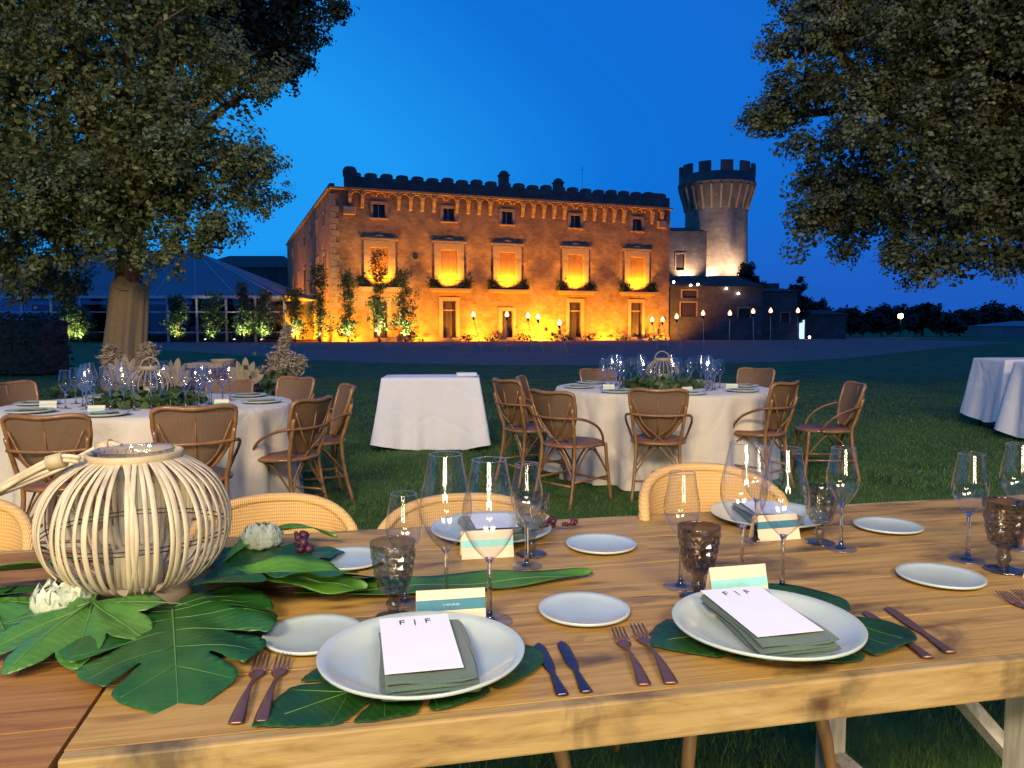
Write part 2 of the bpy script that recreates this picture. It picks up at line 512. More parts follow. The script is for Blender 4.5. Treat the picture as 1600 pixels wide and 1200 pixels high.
def stone_mat(name, c1, c2, mortar, bw, bh, rough=.9):
    m, nt, b = nodes_of(name)
    tc = nt.nodes.new('ShaderNodeTexCoord')
    sx = nt.nodes.new('ShaderNodeSeparateXYZ'); nt.links.new(tc.outputs['Object'], sx.inputs[0])
    ad = nt.nodes.new('ShaderNodeMath'); ad.operation = 'ADD'
    nt.links.new(sx.outputs[0], ad.inputs[0]); nt.links.new(sx.outputs[1], ad.inputs[1])
    cx = nt.nodes.new('ShaderNodeCombineXYZ')
    nt.links.new(ad.outputs[0], cx.inputs[0]); nt.links.new(sx.outputs[2], cx.inputs[1])
    br = nt.nodes.new('ShaderNodeTexBrick')
    br.inputs['Color1'].default_value = (*c1, 1); br.inputs['Color2'].default_value = (*c2, 1); br.inputs['Mortar'].default_value = (*mortar, 1)
    br.inputs['Scale'].default_value = 1.0
    br.inputs['Brick Width'].default_value = bw; br.inputs['Row Height'].default_value = bh
    br.inputs['Mortar Size'].default_value = .035; br.inputs['Mortar Smooth'].default_value = .4
    nt.links.new(cx.outputs[0], br.inputs['Vector'])
    v = coords(nt)
    n = noise(nt, v, .55, 8, .65)
    r = ramp(nt, [(.28, (.52, .50, .50)), (.68, (1.12, 1.08, 1.0))], n)
    mx = nt.nodes.new('ShaderNodeMix'); mx.data_type = 'RGBA'; mx.blend_type = 'MULTIPLY'; mx.inputs[0].default_value = 1
    nt.links.new(br.outputs['Color'], mx.inputs[6]); nt.links.new(r.outputs[0], mx.inputs[7])
    nt.links.new(mx.outputs[2], b.inputs['Base Color'])
    b.inputs['Roughness'].default_value = rough
    b.inputs['Specular IOR Level'].default_value = .2
    n2 = noise(nt, v, 3.0, 6, .7)
    bump(nt, b, n2, .8, .06)
    return m
M['stone'] = stone_mat('rubble_stone', (.385, .225, .112), (.27, .155, .080), (.335, .20, .105), .62, .34)
M['trimstone'] = mat('pale_dressed_stone', (.36, .235, .12), .85, var=.15, scale=3, bmp=.3)
M['corbelstone'] = mat('weathered_corbel_stone', (.30, .175, .08), .9, var=.3, scale=2.5, bmp=.4)
M['towerstone'] = stone_mat('tower_stone', (.30, .245, .20), (.235, .19, .16), (.26, .215, .18), .7, .38)
M['darkstone'] = stone_mat('dark_stone', (.15, .125, .11), (.11, .095, .085), (.13, .11, .10), .7, .38)

# ------------------------------------------------------------------ ground
g = MB()
g.add([(-600, -60, 0), (600, -60, 0), (600, 1500, 0), (-600, 1500, 0)], [(0, 1, 2, 3)])
struct('lawn', g, M['lawn'])
g = MB()
near = smooth_path([(-34, 62, 0), (-18, 44, 0), (-9, 33, 0), (-2.3, 28.4, 0), (4, 28.0, 0), (14, 33.5, 0), (31, 55, 0), (50, 76, 0)], 6)
g.add([(p.x, p.y, .004) for p in near] + [(55, 140, .004), (-60, 140, .004)], [list(range(len(near) + 2))])
struct('path', g, M['gravel'])

# grass blades, thick close by and thinner farther off
rs = np.random.RandomState(3)
def grass():
    zones = [(1.3, 3.2, 52000, .038, .003), (3.2, 6.0, 80000, .032, .0042), (6.0, 10.5, 80000, .030, .007), (10.5, 20, 60000, .032, .013)]
    P = []; H = []; Wd = []
    for y0, y1, n, h, w in zones:
        y = y0 + (y1 - y0) * rs.rand(n)
        x = (rs.rand(n) * 2 - 1) * (y * .72 + .5)
        P.append(np.stack([x, y], 1)); H.append(h * (.5 + rs.rand(n) * .8)); Wd.append(w * (.7 + rs.rand(n) * .7))
    P = np.concatenate(P); H = np.concatenate(H); Wd = np.concatenate(Wd)
    n = len(P)
    a = rs.rand(n) * 2 * PI
    lean = rs.randn(n, 2) * .35 * H[:, None]
    V = np.zeros((n, 3, 3), np.float32)
    dx = np.stack([np.cos(a), np.sin(a)], 1) * Wd[:, None] * .5
    V[:, 0, :2] = P - dx; V[:, 1, :2] = P + dx; V[:, 2, :2] = P + lean; V[:, 2, 2] = H
    tri_mesh_obj('grass', V.reshape(-1, 3), n, 3, M['blade'])

def tri_mesh_obj(name, V, n, k, mt, parent=None, kind='stuff'):
    me = bpy.data.meshes.new(name)
    me.vertices.add(len(V)); me.vertices.foreach_set('co', np.asarray(V, np.float32).ravel())
    me.loops.add(n * k); me.loops.foreach_set('vertex_index', np.arange(n * k, dtype=np.int32))
    me.polygons.add(n); me.polygons.foreach_set('loop_start', np.arange(0, n * k, k, dtype=np.int32))
    me.polygons.foreach_set('loop_total', np.full(n, k, np.int32))
    me.materials.append(mt)
    me.update(); me.validate()
    o = link(bpy.data.objects.new(name, me), parent)
    if kind: o['kind'] = kind
    return o
grass()
bpy.data.objects['grass']['label'] = 'short mown green grass blades covering the lawn'
bpy.data.objects['grass']['category'] = 'grass'

# ------------------------------------------------------------------ foliage
def leaf_cloud(centres, size, rs_, flat=0.5, face=None):
    """diamond leaves, a little folded, one quad each"""
    n = len(centres)
    d = rs_.randn(n, 3); d /= np.linalg.norm(d, axis=1)[:, None] + 1e-6
    d[:, 2] *= .8
    e = rs_.randn(n, 3); e -= d * np.sum(e * d, 1)[:, None]; e /= np.linalg.norm(e, axis=1)[:, None] + 1e-6
    if face is not None:      # blades turned roughly outwards, as on a living spray
        nn = face / (np.linalg.norm(face, axis=1)[:, None] + 1e-6) + rs_.randn(n, 3) * .42 + np.array([0, 0, .25])
        nn /= np.linalg.norm(nn, axis=1)[:, None]
        d -= nn * np.sum(d * nn, 1)[:, None]; d /= np.linalg.norm(d, axis=1)[:, None] + 1e-6
        e = np.cross(nn, d)
    s = size * (.6 + .8 * rs_.rand(n))[:, None]
    V = np.zeros((n, 4, 3), np.float32)
    V[:, 0] = centres - d * s * .5
    V[:, 1] = centres + e * s * flat * .62 - d * s * .05
    V[:, 2] = centres + d * s * .5
    V[:, 3] = centres - e * s * flat * .62 - d * s * .05
    nrm = np.cross(d, e)
    V[:, 1] += nrm * s * .06; V[:, 3] += nrm * s * .06
    return V.reshape(-1, 3), n

def crown_points(blobs, nbough, nspray, per, br, sr, rs_, squash=.85):
    """boughs on the shells of the blobs, sprays round each bough, leaves round each spray"""
    B = np.array(blobs, float)
    w = B[:, 3] ** 2.0; w /= w.sum()
    idx = rs_.choice(len(B), nbough, p=w)
    d = rs_.randn(nbough, 3); d /= np.linalg.norm(d, axis=1)[:, None]
    rad = B[idx, 3] * (.62 + .42 * rs_.rand(nbough) ** .7)
    cen = B[idx, :3] + d * rad[:, None] * np.array([1, 1, squash])
    bs = br * (.6 + .8 * rs_.rand(nbough)) * np.minimum(1.0, B[idx, 3] / .8) ** .5
    sp = np.repeat(cen, nspray, 0)
    e = rs_.randn(len(sp), 3); e /= np.linalg.norm(e, axis=1)[:, None]
    sp = sp + e * (np.repeat(bs, nspray) * rs_.rand(len(sp)) ** .45)[:, None] * np.array([1, 1, .75])
    pts = np.repeat(sp, per, 0) + rs_.randn(len(sp) * per, 3) * sr
    return pts, pts - np.repeat(np.repeat(cen - np.array([0, 0, .12]), nspray, 0), per, 0)

def tree(name, label, base, trunk, blobs, nbough, nspray, per, br, sr, size, mt, seed, limbs=8, tr=.35, group=None, core=0):
    rs_ = np.random.RandomState(seed); rn = random.Random(seed)
    b = Vector(base)
    t = thing(name, label, 'tree', base, 0, group)
    tp = [Vector(p) - b for p in trunk]
    path = smooth_path(tp, 5)
    m = len(path)
    tb = MB().tube(path, [tr * (1.25 if i == 0 else 1.0) * (1 - .45 * i / m) * (1 + .07 * math.sin(i * 1.9)) for i in range(m)], 14)
    obj('trunk', tb, M['bark'], t)
    order = sorted(blobs, key=lambda q: -q[3])[:limbs]
    for q in order:
        end = Vector(q[:3]) - b
        st = path[int(m * rn.uniform(.62, .98)) - 1]
        mid = st.lerp(end, .5) + Vector((rn.uniform(-.4, .4), rn.uniform(-.4, .4), rn.uniform(.1, .7)))
        lp = smooth_path([st, mid, end], 6)
        k = len(lp)
        lb = MB().tube(lp, [tr * .42 * (1 - .85 * i / k) + .012 for i in range(k)], 8)
        for j in range(5):
            a = lp[rn.randint(k // 2, k - 1)]
            dv = Vector((rn.uniform(-1, 1), rn.uniform(-1, 1), rn.uniform(-.5, .7))) * q[3] * .9
            lb.tube([a, a + dv * .5 + Vector((0, 0, .1)), a + dv], [.03, .018, .006], 5)
        obj('limb', lb, M['bark'], t)
    pts, out_ = crown_points(blobs, nbough, nspray, per, br, sr, rs_)
    keep = pts[:, 2] > .05
    V, n = leaf_cloud(pts[keep] - np.array(base), size, rs_, .5, out_[keep])
    if core:
        Bq = np.array(blobs, float); w_ = Bq[:, 3] ** 3; w_ /= w_.sum()
        ii = rs_.choice(len(Bq), core, p=w_)
        dd = rs_.randn(core, 3); dd /= np.linalg.norm(dd, axis=1)[:, None]
        cp = Bq[ii, :3] + dd * (Bq[ii, 3] * .72 * rs_.rand(core) ** .4)[:, None]
        V2, n2 = leaf_cloud(cp - np.array(base), size * 1.6, rs_)
        V = np.concatenate([V, V2]); n += n2
    tri_mesh_obj('crown', V, n, 4, mt, t, kind=None)
    return t
LB = [(-7.4, 12, 5.83, 1.5), (-5.85, 12, 5.53, 1.5), (-9.17, 12.5, 4.77, 1.77), (-6.67, 11.6, 4.13, 1.59), (-5.12, 11.6, 4.18, 1.3), (-4.47, 11.8, 3.74, 0.84), (-5.6, 11.4, 3.32, 1.19), (-7.25, 11.6, 3.07, 1.16), (-4.37, 12.8, 5.07, 0.64), (-4.17, 12.5, 3.62, 0.52), (-4.65, 12, 2.93, 0.5), (-5.35, 12, 2.78, 0.6), (-6.61, 12.2, 2.8, 0.76), (-8.78, 13.5, 2.35, 0.96), (-8.17, 13.8, 2.26, 0.63), (-5.42, 13, 5.67, 0.97), (-9.32, 13, 7.51, 2.17), (-7.04, 13, 7.73, 1.95), (-5.62, 13.5, 7.75, 1.46), (-9.38, 12.5, 2.69, 1.25), (-4.73, 12.2, 2.6, 0.39), (-3.95, 12.8, 4.11, 0.3)]
DB = [(-7.44, 19, 9.12, 1.43), (-6.02, 19, 8.96, 1.5), (-4.91, 19, 9.2, 0.87), (-5.54, 19, 8.01, 0.79), (-6.97, 19, 10.7, 1.9), (-5.07, 19, 10.38, 1.27), (-8.78, 19.5, 8.67, 1.3), (-6.75, 19.3, 8.12, 0.88), (-4.35, 19, 8.88, 0.35)]
RB = [(4.41, 11.5, 5.64, 0.72), (4.31, 11.5, 4.97, 0.48), (5.32, 11, 5.36, 1.1), (6.3, 10.5, 5.09, 1.14), (7.35, 10.5, 4.74, 1.4), (5.76, 10.8, 4.03, 1.08), (6.67, 10.4, 3.49, 1.04), (7.53, 10.5, 2.9, 1.05), (5.04, 11, 4.35, 0.73), (4.41, 12.6, 4.69, 0.58), (5.25, 12.6, 3.85, 0.84), (4.78, 12.6, 3.01, 0.58), (5.56, 12.6, 3.01, 0.73), (6.12, 10.8, 2.68, 0.85), (5.99, 11.5, 2.33, 0.43), (6.61, 11.5, 2.19, 0.4), (6.71, 10.6, 2.52, 0.53), (4.4, 12, 6.23, 0.45), (4.09, 12.6, 4.8, 0.32), (4.62, 12.6, 2.59, 0.38), (5.75, 11.5, 6.79, 1.63), (7.33, 11, 6.55, 1.65), (7.2, 11, 2.33, 0.37), (5.9, 11.8, 3.39, 0.79), (4.36, 12.6, 4.22, 0.32), (4.62, 12.6, 3.54, 0.42)]
tree('holm_oak', 'large spreading oak with a cloth-wrapped trunk behind the round table by the lantern', (-6.55, 13, 0),
     [(-6.55, 13, 0), (-6.55, 13, 1.0), (-6.42, 12.95, 2.1), (-6.3, 12.8, 3.2), (-6.5, 12.6, 4.6)], LB, 330, 17, 30, .46, .060, .064, M['oak'], 11, 16, .27, core=30000)
tree('tall_oak', 'dark tall tree overhanging the sky behind the cloth-wrapped oak', (-9.75, 19.6, 0),
     [(-9.75, 19.6, 0), (-9.75, 19.6, 3), (-9.4, 19.4, 5.5), (-8.2, 19.2, 8.2)], DB, 210, 12, 16, .50, .08, .11, M['darkleaf'], 12, 6, .3, core=5000)
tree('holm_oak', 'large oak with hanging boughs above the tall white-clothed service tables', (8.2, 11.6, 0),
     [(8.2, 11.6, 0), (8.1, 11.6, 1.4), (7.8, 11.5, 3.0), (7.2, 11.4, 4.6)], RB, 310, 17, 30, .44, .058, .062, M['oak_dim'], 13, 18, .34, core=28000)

# ------------------------------------------------------------------ lamps that light the place
ORD = ['first', 'second', 'third', 'fourth', 'fifth', 'sixth', 'seventh', 'eighth', 'ninth', 'tenth']
def uplight(label, loc, aim, col, power, glow, group, angle=120, blend=.9, size=.13, name='ground_spotlight', h=.22):
    t = thing(name, label, 'spotlight', loc, 0, group)
    d = Vector(aim).normalized()
    q = d.to_track_quat('Z', 'Y').to_matrix().to_4x4()
    T = Matrix.Translation((0, 0, h)) @ q
    b = MB().lathe([(.01, -.12), (size * .7, -.11), (size, 0), (size, .03), (size * .9, .03)], 14, T)
    obj('housing', b, M['lampbody'], t)
    obj('spike', MB().tube([(0, 0, -.05), (0, 0, h - .08)], .02, 6), M['lampbody'], t)
    obj('lens', MB().disc(size * .88, .02, 14, T), M[glow], t)
    ld = bpy.data.lights.new('spot', 'SPOT')
    ld.color = col; ld.energy = power; ld.spot_size = R(angle); ld.spot_blend = blend; ld.shadow_soft_size = .12
    lo = bpy.data.objects.new('spot', ld)
    link(lo, t)
    p = T @ Vector((0, 0, .12))
    lo.location = p
    lo.rotation_euler = d.to_track_quat('-Z', 'Y').to_euler()
    return t

# ------------------------------------------------------------------ castle
CA = R(20.5)
castle = thing('castle', 'long floodlit stone castle palace with crenellated roofline and balconied windows', 'castle', (-18.7, 80, 0), CA)
LEN, DEP, TOP = 40.4, 57.0, 15.9

def wall_open(mb, f, L_, H_, ops, rec=.45):
    xs = sorted({0, L_, *[o[0] for o in ops], *[o[1] for o in ops]})
    zs = sorted({0, H_, *[o[2] for o in ops], *[o[3] for o in ops]})
    for i in range(len(xs) - 1):
        for j in range(len(zs) - 1):
            a, b, c_, d = xs[i], xs[i + 1], zs[j], zs[j + 1]
            inside = any(o[0] <= a and b <= o[1] and o[2] <= c_ and d <= o[3] for o in ops)
            if not inside:
                mb.add([f(a, 0, c_), f(b, 0, c_), f(b, 0, d), f(a, 0, d)], [(0, 1, 2, 3)])
    for (a, b, c_, d) in ops:
        mb.add([f(a, 0, c_), f(b, 0, c_), f(b, 0, d), f(a, 0, d), f(a, rec, c_), f(b, rec, c_), f(b, rec, d), f(a, rec, d)],
               [(0, 1, 5, 4), (1, 2, 6, 5), (2, 3, 7, 6), (3, 0, 4, 7), (4, 5, 6, 7)])

WU = [5.05, 12.65, 19.4, 27.8, 35.9]
ops = []
for u in WU:
    ops.append((u - .95, u + .95, 5.9, 9.9))
    ops.append((u - .62, u + .62, 13.0, 14.4))
doors = [(5.05, .75, .3, 4.2), (12.65, .75, .3, 4.4), (19.4, .62, .3, 3.35), (27.8, .75, .3, 4.45), (35.9, .75, .3, 4.5)]
for u, w, a, b in doors:
    ops.append((u - w, u + w, a, b))
wl = MB()
wall_open(wl, lambda u, r, z: (u, r, z), LEN, TOP, ops)
sops = []
SV = [5.5, 12.0, 19.0, 27.0, 36.0, 46.0]
for v in SV:
    sops += [(v - .8, v + .8, 5.9, 9.4), (v - .6, v + .6, 12.6, 13.9), (v - .8, v + .8, .8, 3.6)]
wall_open(wl, lambda u, r, z: (r, u, z), DEP, TOP, sops)
wl.add([(LEN, 0, 0), (LEN, DEP, 0), (LEN, DEP, TOP), (LEN, 0, TOP)], [(0, 1, 2, 3)])
wl.add([(0, DEP, 0), (LEN, DEP, 0), (LEN, DEP, TOP), (0, DEP, TOP)], [(0, 1, 2, 3)])
obj('wall', wl, M['stone'], castle)
# quoins and plinth
q = MB().box((LEN / 2, -.06, .2), (LEN + .2, .12, .4)).box((-.06, DEP / 2, .2), (.12, DEP, .4))
obj('plinth', q, M['trimstone'], castle)
for k in range(24):
    wq = .9 if k % 2 else .6
    b = MB().box((wq / 2 - .03, -.03, .7 + k * .62), (wq, .05, .56))
    obj('quoin', b, M['trimstone'], castle)
# cornice, parapet, roof
cn = MB().box((LEN / 2, -.28, TOP - .12), (LEN + .1, .60, .22)).box((-.10, DEP / 2, TOP - .12), (.26, DEP, .22))
obj('cornice', cn, M['corbelstone'], castle)
pp = MB().box((LEN / 2 + .7, .25, TOP + .62), (LEN - 1.6, .5, 1.22)).box((.25, DEP / 2, TOP + .2), (.5, DEP - .2, .4)).box((LEN - .25, DEP / 2, TOP + .5), (.5, DEP - 1.2, 1.0))
obj('parapet', pp, M['darkstone'], castle)  # dark stone colour paints in the shade above the uplights
rf = MB()
rf.add([(0.6, .6, TOP + .1), (LEN - .6, .6, TOP + .1), (LEN - .6, DEP - .6, TOP + .1), (.6, DEP - .6, TOP + .1), (12, 20, TOP + 1.5), (LEN - 12, 20, TOP + 1.5), (LEN - 12, DEP - 20, TOP + 1.5), (12, DEP - 20, TOP + 1.5)],
       [(0, 1, 5, 4), (1, 2, 6, 5), (2, 3, 7, 6), (3, 0, 4, 7), (4, 5, 6, 7)])
roof = obj('roof', rf, M['slate'], castle)
def merlon_mesh():
    b = MB()
    pr = [(-.62, 0), (.62, 0), (.64, .30), (.50, .44), (.25, .5), (-.25, .5), (-.50, .44), (-.64, .30)]
    n = len(pr)
    b.add([(x, -.26, z) for x, z in pr] + [(x, .26, z) for x, z in pr],
          [list(range(n))] + [list(range(n, 2 * n))[::-1]] + [(i, (i + 1) % n + 0, (i + 1) % n + n, i + n) for i in range(n)])
    return b.mesh('merlon', M['darkstone'])  # dark colour here also stands for shade the uplights leave
mm = merlon_mesh()
k = 0
x = 2.6
while x < LEN - 1.0:
    o = obj('merlon', mm, None, castle, (x, .25, TOP + 1.225 + rnd.uniform(-.05, .05)))
    o.scale = (1, 1, rnd.uniform(.85, 1.15))
    x += 1.66
obj('merlon', mm, None, castle, (2.1, .30, TOP + 1.23)).scale = (1.1, 1, 2.0)
obj('merlon', mm, None, castle, (LEN - 2.2, .30, TOP + 1.26)).scale = (2.6, 1, .9)
# machicolation corbels under the cornice
cb = MB()
for s_ in (-1,):
    prof = [(0, 0), (-.10, .05), (-.22, .45), (-.42, .9), (-.52, 1.35), (-.52, 1.75), (0, 1.75)]
    n = len(prof)
    cb.add([(-.17, y, z) for y, z in prof] + [(.17, y, z) for y, z in prof],
           [list(range(n))[::-1], list(range(n, 2 * n))] + [(i, (i + 1) % n, (i + 1) % n + n, i + n) for i in range(n)])
cbm = cb.mesh('corbel', M['corbelstone'])
x = 2.0
while x < LEN - 1:
    if all(abs(x - u) > .85 for u in WU):
        obj('corbel', cbm, None, castle, (x, -.004, TOP - 2.0))
    x += 1.28
# small arches between the corbels
ar = MB()
x = 2.0
while x < LEN - 2.3:
    pts = [(x + .64 + .5 * math.cos(a), -.30, TOP - .75 + .42 * math.sin(a)) for a in [PI * i / 8 for i in range(9)]]
    ar.tube(pts, .09, 6)
    x += 1.28
obj('corbel_arch', ar, M['corbelstone'], castle)
# carved corner blocks
obj('carved_block', MB().box((1.9, -.16, 13.6), (1.3, .3, .9)), M['trimstone'], castle, bevel=.08)
obj('carved_block', MB().box((LEN - 1.2, -.16, 13.9), (1.2, .3, .9)), M['trimstone'], castle, bevel=.08)

def frame_mesh(w, z0, z1, t, proud=.12, side=False):
    b = MB()
    P = [((-w - t / 2), (z0 + z1) / 2 + t / 2, t, z1 - z0 + t), ((w + t / 2), (z0 + z1) / 2 + t / 2, t, z1 - z0 + t), (0, z1 + t / 2, 2 * w, t)]
    for x_, z_, dx, dz in P:
        b.box((x_, -proud / 2 + .02, z_), (dx, proud, dz))
    return b
for i, u in enumerate(WU):
    # main window with shutters
    w = obj('window', frame_mesh(.95, 5.9, 9.9, .72), M['trimstone'], castle, (u, 0, 0))
    obj('lintel', MB().box((0, -.07, 10.78), (3.9, .16, .2)).box((0, -.05, 10.98), (3.5, .11, .14)).add([(-.7, -.09, 11.05), (.7, -.09, 11.05), (0, -.09, 11.28), (-.7, .0, 11.05), (.7, 0, 11.05), (0, 0, 11.28)], [(0, 1, 2), (5, 4, 3), (0, 2, 5, 3), (2, 1, 4, 5)]), M['trimstone'], w)
    for s_ in (-1, 1):
        sh = MB()
        sh.box((s_ * .475, .30, 7.9), (.93, .06, 3.96))
        for k in range(6):
            sh.box((s_ * .475 - .4 + .16 * k, .262, 7.9), (.035, .03, 3.8))
        obj('shutter', sh, M['shutter'], w)
    # balcony with railing and plants
    b = obj('balcony', MB().box((0, -.48, 5.62), (4.7, .95, .24)).box((0, -.35, 5.42), (4.3, .7, .16)), M['trimstone'], castle, (u, 0, 0))
    rl = MB().tube([(-2.25, -.88, 6.6), (2.25, -.88, 6.6)], .03, 6).tube([(-2.25, -.88, 5.85), (2.25, -.88, 5.85)], .025, 6)
    for k in range(31):
        xx = -2.25 + 4.5 * k / 30
        rl.tube([(xx, -.88, 5.74), (xx, -.88, 6.6)], .014, 4)
    for s_ in (-1, 1):
        rl.tube([(s_ * 2.25, -.88, 6.6), (s_ * 2.25, -.02, 6.6)], .03, 6)
    obj('railing', rl, M['iron'], b)
    rs_ = np.random.RandomState(40 + i)
    for s_ in (-1, 1):
        pts = rs_.randn(240, 3) * np.array([.33, .16, .34]) + np.array([s_ * 1.85, -.5, 6.15])
        pts = pts[(pts[:, 2] > 5.76) & (pts[:, 1] > -.86) & (pts[:, 1] < -.1)]
        V, n = leaf_cloud(pts, .3, rs_)
        tri_mesh_obj('balcony_plant', V, n, 4, M['shrub'], b, kind=None)
    # attic window
    a = obj('attic_window', frame_mesh(.62, 13.0, 14.4, .28, .08), M['trimstone'], castle, (u, 0, 0))
    obj('sill', MB().box((0, -.08, 12.93), (1.9, .2, .13)), M['trimstone'], a)
    obj('pane', MB().box((0, .40, 13.7), (1.24, .04, 1.4)), M['doorwood'], a)
    obj('glazing_bar', MB().box((0, .36, 13.7), (.06, .04, 1.4)), M['white_frame'], a)
for i, (u, w, z0, z1) in enumerate(doors):
    f = obj('door_frame', frame_mesh(w, z0, z1, .42, .10), M['trimstone'], castle, (u, 0, 0))
    arched = i == 2
    for s_ in (-1, 1):
        d = MB().box((s_ * w / 2, .36, (z0 + z1) / 2 - (.5 if not arched else 0)), (w - .03, .06, z1 - z0 - (1.05 if not arched else 0)))
        d.box((s_ * w / 2, .325, z0 + (z1 - z0) * .2), (w - .3, .03, (z1 - z0) * .22)).box((s_ * w / 2, .325, z0 + (z1 - z0) * .5), (w - .3, .03, (z1 - z0) * .25))
        obj('door_leaf', d, M['doorwood'], f)
    if not arched:
        obj('transom', MB().box((0, .36, z1 - .47), (2 * w, .05, .92)), M['doorwood'], f)
        obj('transom_bar', MB().box((0, .31, z1 - 1.0), (2 * w, .14, .14)), M['trimstone'], f)
obj('oculus', MB().lathe([(.28, 0), (.28, .1), (.18, .1), (.17, -.3), (.01, -.3)], 14, Matrix.Translation((8.9, 0, 9.05)) @ Matrix.Rotation(PI / 2, 4, 'X')), M['slate'], castle)
for v in SV:
    rot = (0, 0, -PI / 2)
    w = obj('window', frame_mesh(.8, 5.9, 9.4, .4, .1), M['trimstone'], castle, (0, v, 0), rot)
    obj('shutter', MB().box((0, .3, 7.65), (1.58, .06, 3.48)), M['doorwood'], w)
    w = obj('attic_window', frame_mesh(.6, 12.6, 13.9, .25, .08), M['trimstone'], castle, (0, v, 0), rot)
    obj('pane', MB().box((0, .4, 13.25), (1.2, .04, 1.3)), M['doorwood'], w)
    w = obj('window', frame_mesh(.8, .8, 3.6, .3, .08), M['trimstone'], castle, (0, v, 0), rot)
    obj('pane', MB().box((0, .4, 2.2), (1.6, .04, 2.8)), M['doorwood'], w)
for cx, cyy, ch in ((20.6, 4.5, 3.3), (28.0, 5.5, 3.1)):
    b = MB().box((cx, cyy, TOP + ch / 2), (1.0, 1.0, ch)).box((cx, cyy, TOP + ch + .08), (1.2, 1.2, .16))
    b.box((cx, cyy, TOP + ch + .30), (.85, .85, .28)).sphere((cx, cyy, TOP + ch + .44), .42, 10, 6, (1, 1, .5))
    obj('chimney', b, M['darkstone'], roof)
obj('aerial', MB().tube([(31.5, 6, TOP), (31.5, 6, TOP + 5.6)], .02, 5).tube([(31.0, 6, TOP + 5.1), (32.0, 6, TOP + 5.1)], .014, 4), M['iron'], roof)

def cw(u, v, z):
    c_, s_ = math.cos(CA), math.sin(CA)
    return (-18.7 + u * c_ - v * s_, 80 + u * s_ + v * c_, z)
def cdir(u, v, z):
    c_, s_ = math.cos(CA), math.sin(CA)
    return (u * c_ - v * s_, u * s_ + v * c_, z)
AMB = (1.0, .41, .014)
for i, (u, pw) in enumerate([(1.6, 3600), (8.9, 4300), (16.0, 4600), (23.6, 8500), (31.8, 4600), (38.2, 3800)]):
    uplight('%s amber ground floodlight along the castle front, counting from the shrubs' % ORD[i], cw(u, -2.9, 0), cdir(0, .72, 1), AMB, pw, 'lampglow_o', 'amber floodlights along the castle wall', 160, .5)
for i, u in enumerate(WU):
    uplight('amber floodlight on the %s castle balcony, counting from the shrubs' % ORD[i], cw(u, -.74, 5.745), cdir(0, .45, 1), AMB, 3300, 'lampglow_o', 'amber floodlights on the castle balconies', 140, .7, size=.1, h=.2)
for i, v in enumerate((5, 17, 32)):
    uplight('%s amber floodlight at the foot of the castle flank, from the corner' % ORD[i], cw(-3.4, v, 0), cdir(.75, 0, 1), AMB, 11000, 'lampglow_o', 'amber floodlights along the castle flank', 150, .6)

# ------------------------------------------------------------------ tower and lower buildings beside it
def ring(mb, cx, cyy, prof, n=40):
    return mb.lathe(prof, n, Matrix.Translation((cx, cyy, 0)), smooth=True)
tw = thing('round_tower', 'tall round crenellated stone tower with flared top', 'tower', (29.9, 114, 0))
tw.scale = (.95, .95, .957)
obj('wall', MB().lathe([(5.1, 0), (4.95, 8), (4.75, 14), (4.65, 19.2), (4.7, 19.6)], 48), M['towerstone'], tw)
obj('parapet', MB().lathe([(4.7, 19.5), (5.0, 20.3), (5.55, 22.3), (5.75, 22.7), (5.75, 23.0), (5.85, 23.05), (5.85, 23.3), (5.7, 23.35), (5.7, 24.5), (5.2, 24.5), (5.2, 23.2), (.01, 23.2)], 48), M['darkstone'], tw)
bm_ = MB()
prof = [(4.62, 19.3), (4.85, 19.3), (5.1, 20.4), (5.5, 21.6), (5.8, 22.6), (5.2, 22.6)]
n = len(prof)
bm_.add([(a, -.14, z) for a, z in prof] + [(a, .14, z) for a, z in prof], [list(range(n)), list(range(n, 2 * n))[::-1]] + [(i, i + n, (i + 1) % n + n, (i + 1) % n) for i in range(n)])
cm = bm_.mesh('corbel', M['trimstone'])
for k in range(24):
    obj('corbel', cm, None, tw, rot=2 * PI * (k + .5) / 24)
mb_ = MB()
V = []; F = []
for a in (-.16, 0, .16):
    for r_, z in ((5.2, 24.49), (5.72, 24.49), (5.72, 26.0), (5.2, 26.0)):
        V.append((r_ * math.cos(a), r_ * math.sin(a), z))
for s_ in range(2):
    for k in range(4):
        a = s_ * 4 + k; b = s_ * 4 + (k + 1) % 4
        F.append((a, b, b + 4, a + 4))
F += [(3, 2, 1, 0), (8, 9, 10, 11)]
mb_.add(V, F)
tmm = mb_.mesh('merlon', M['darkstone'])
for k in range(11):
    obj('merlon', tmm, None, tw, rot=2 * PI * (k + .25) / 11)

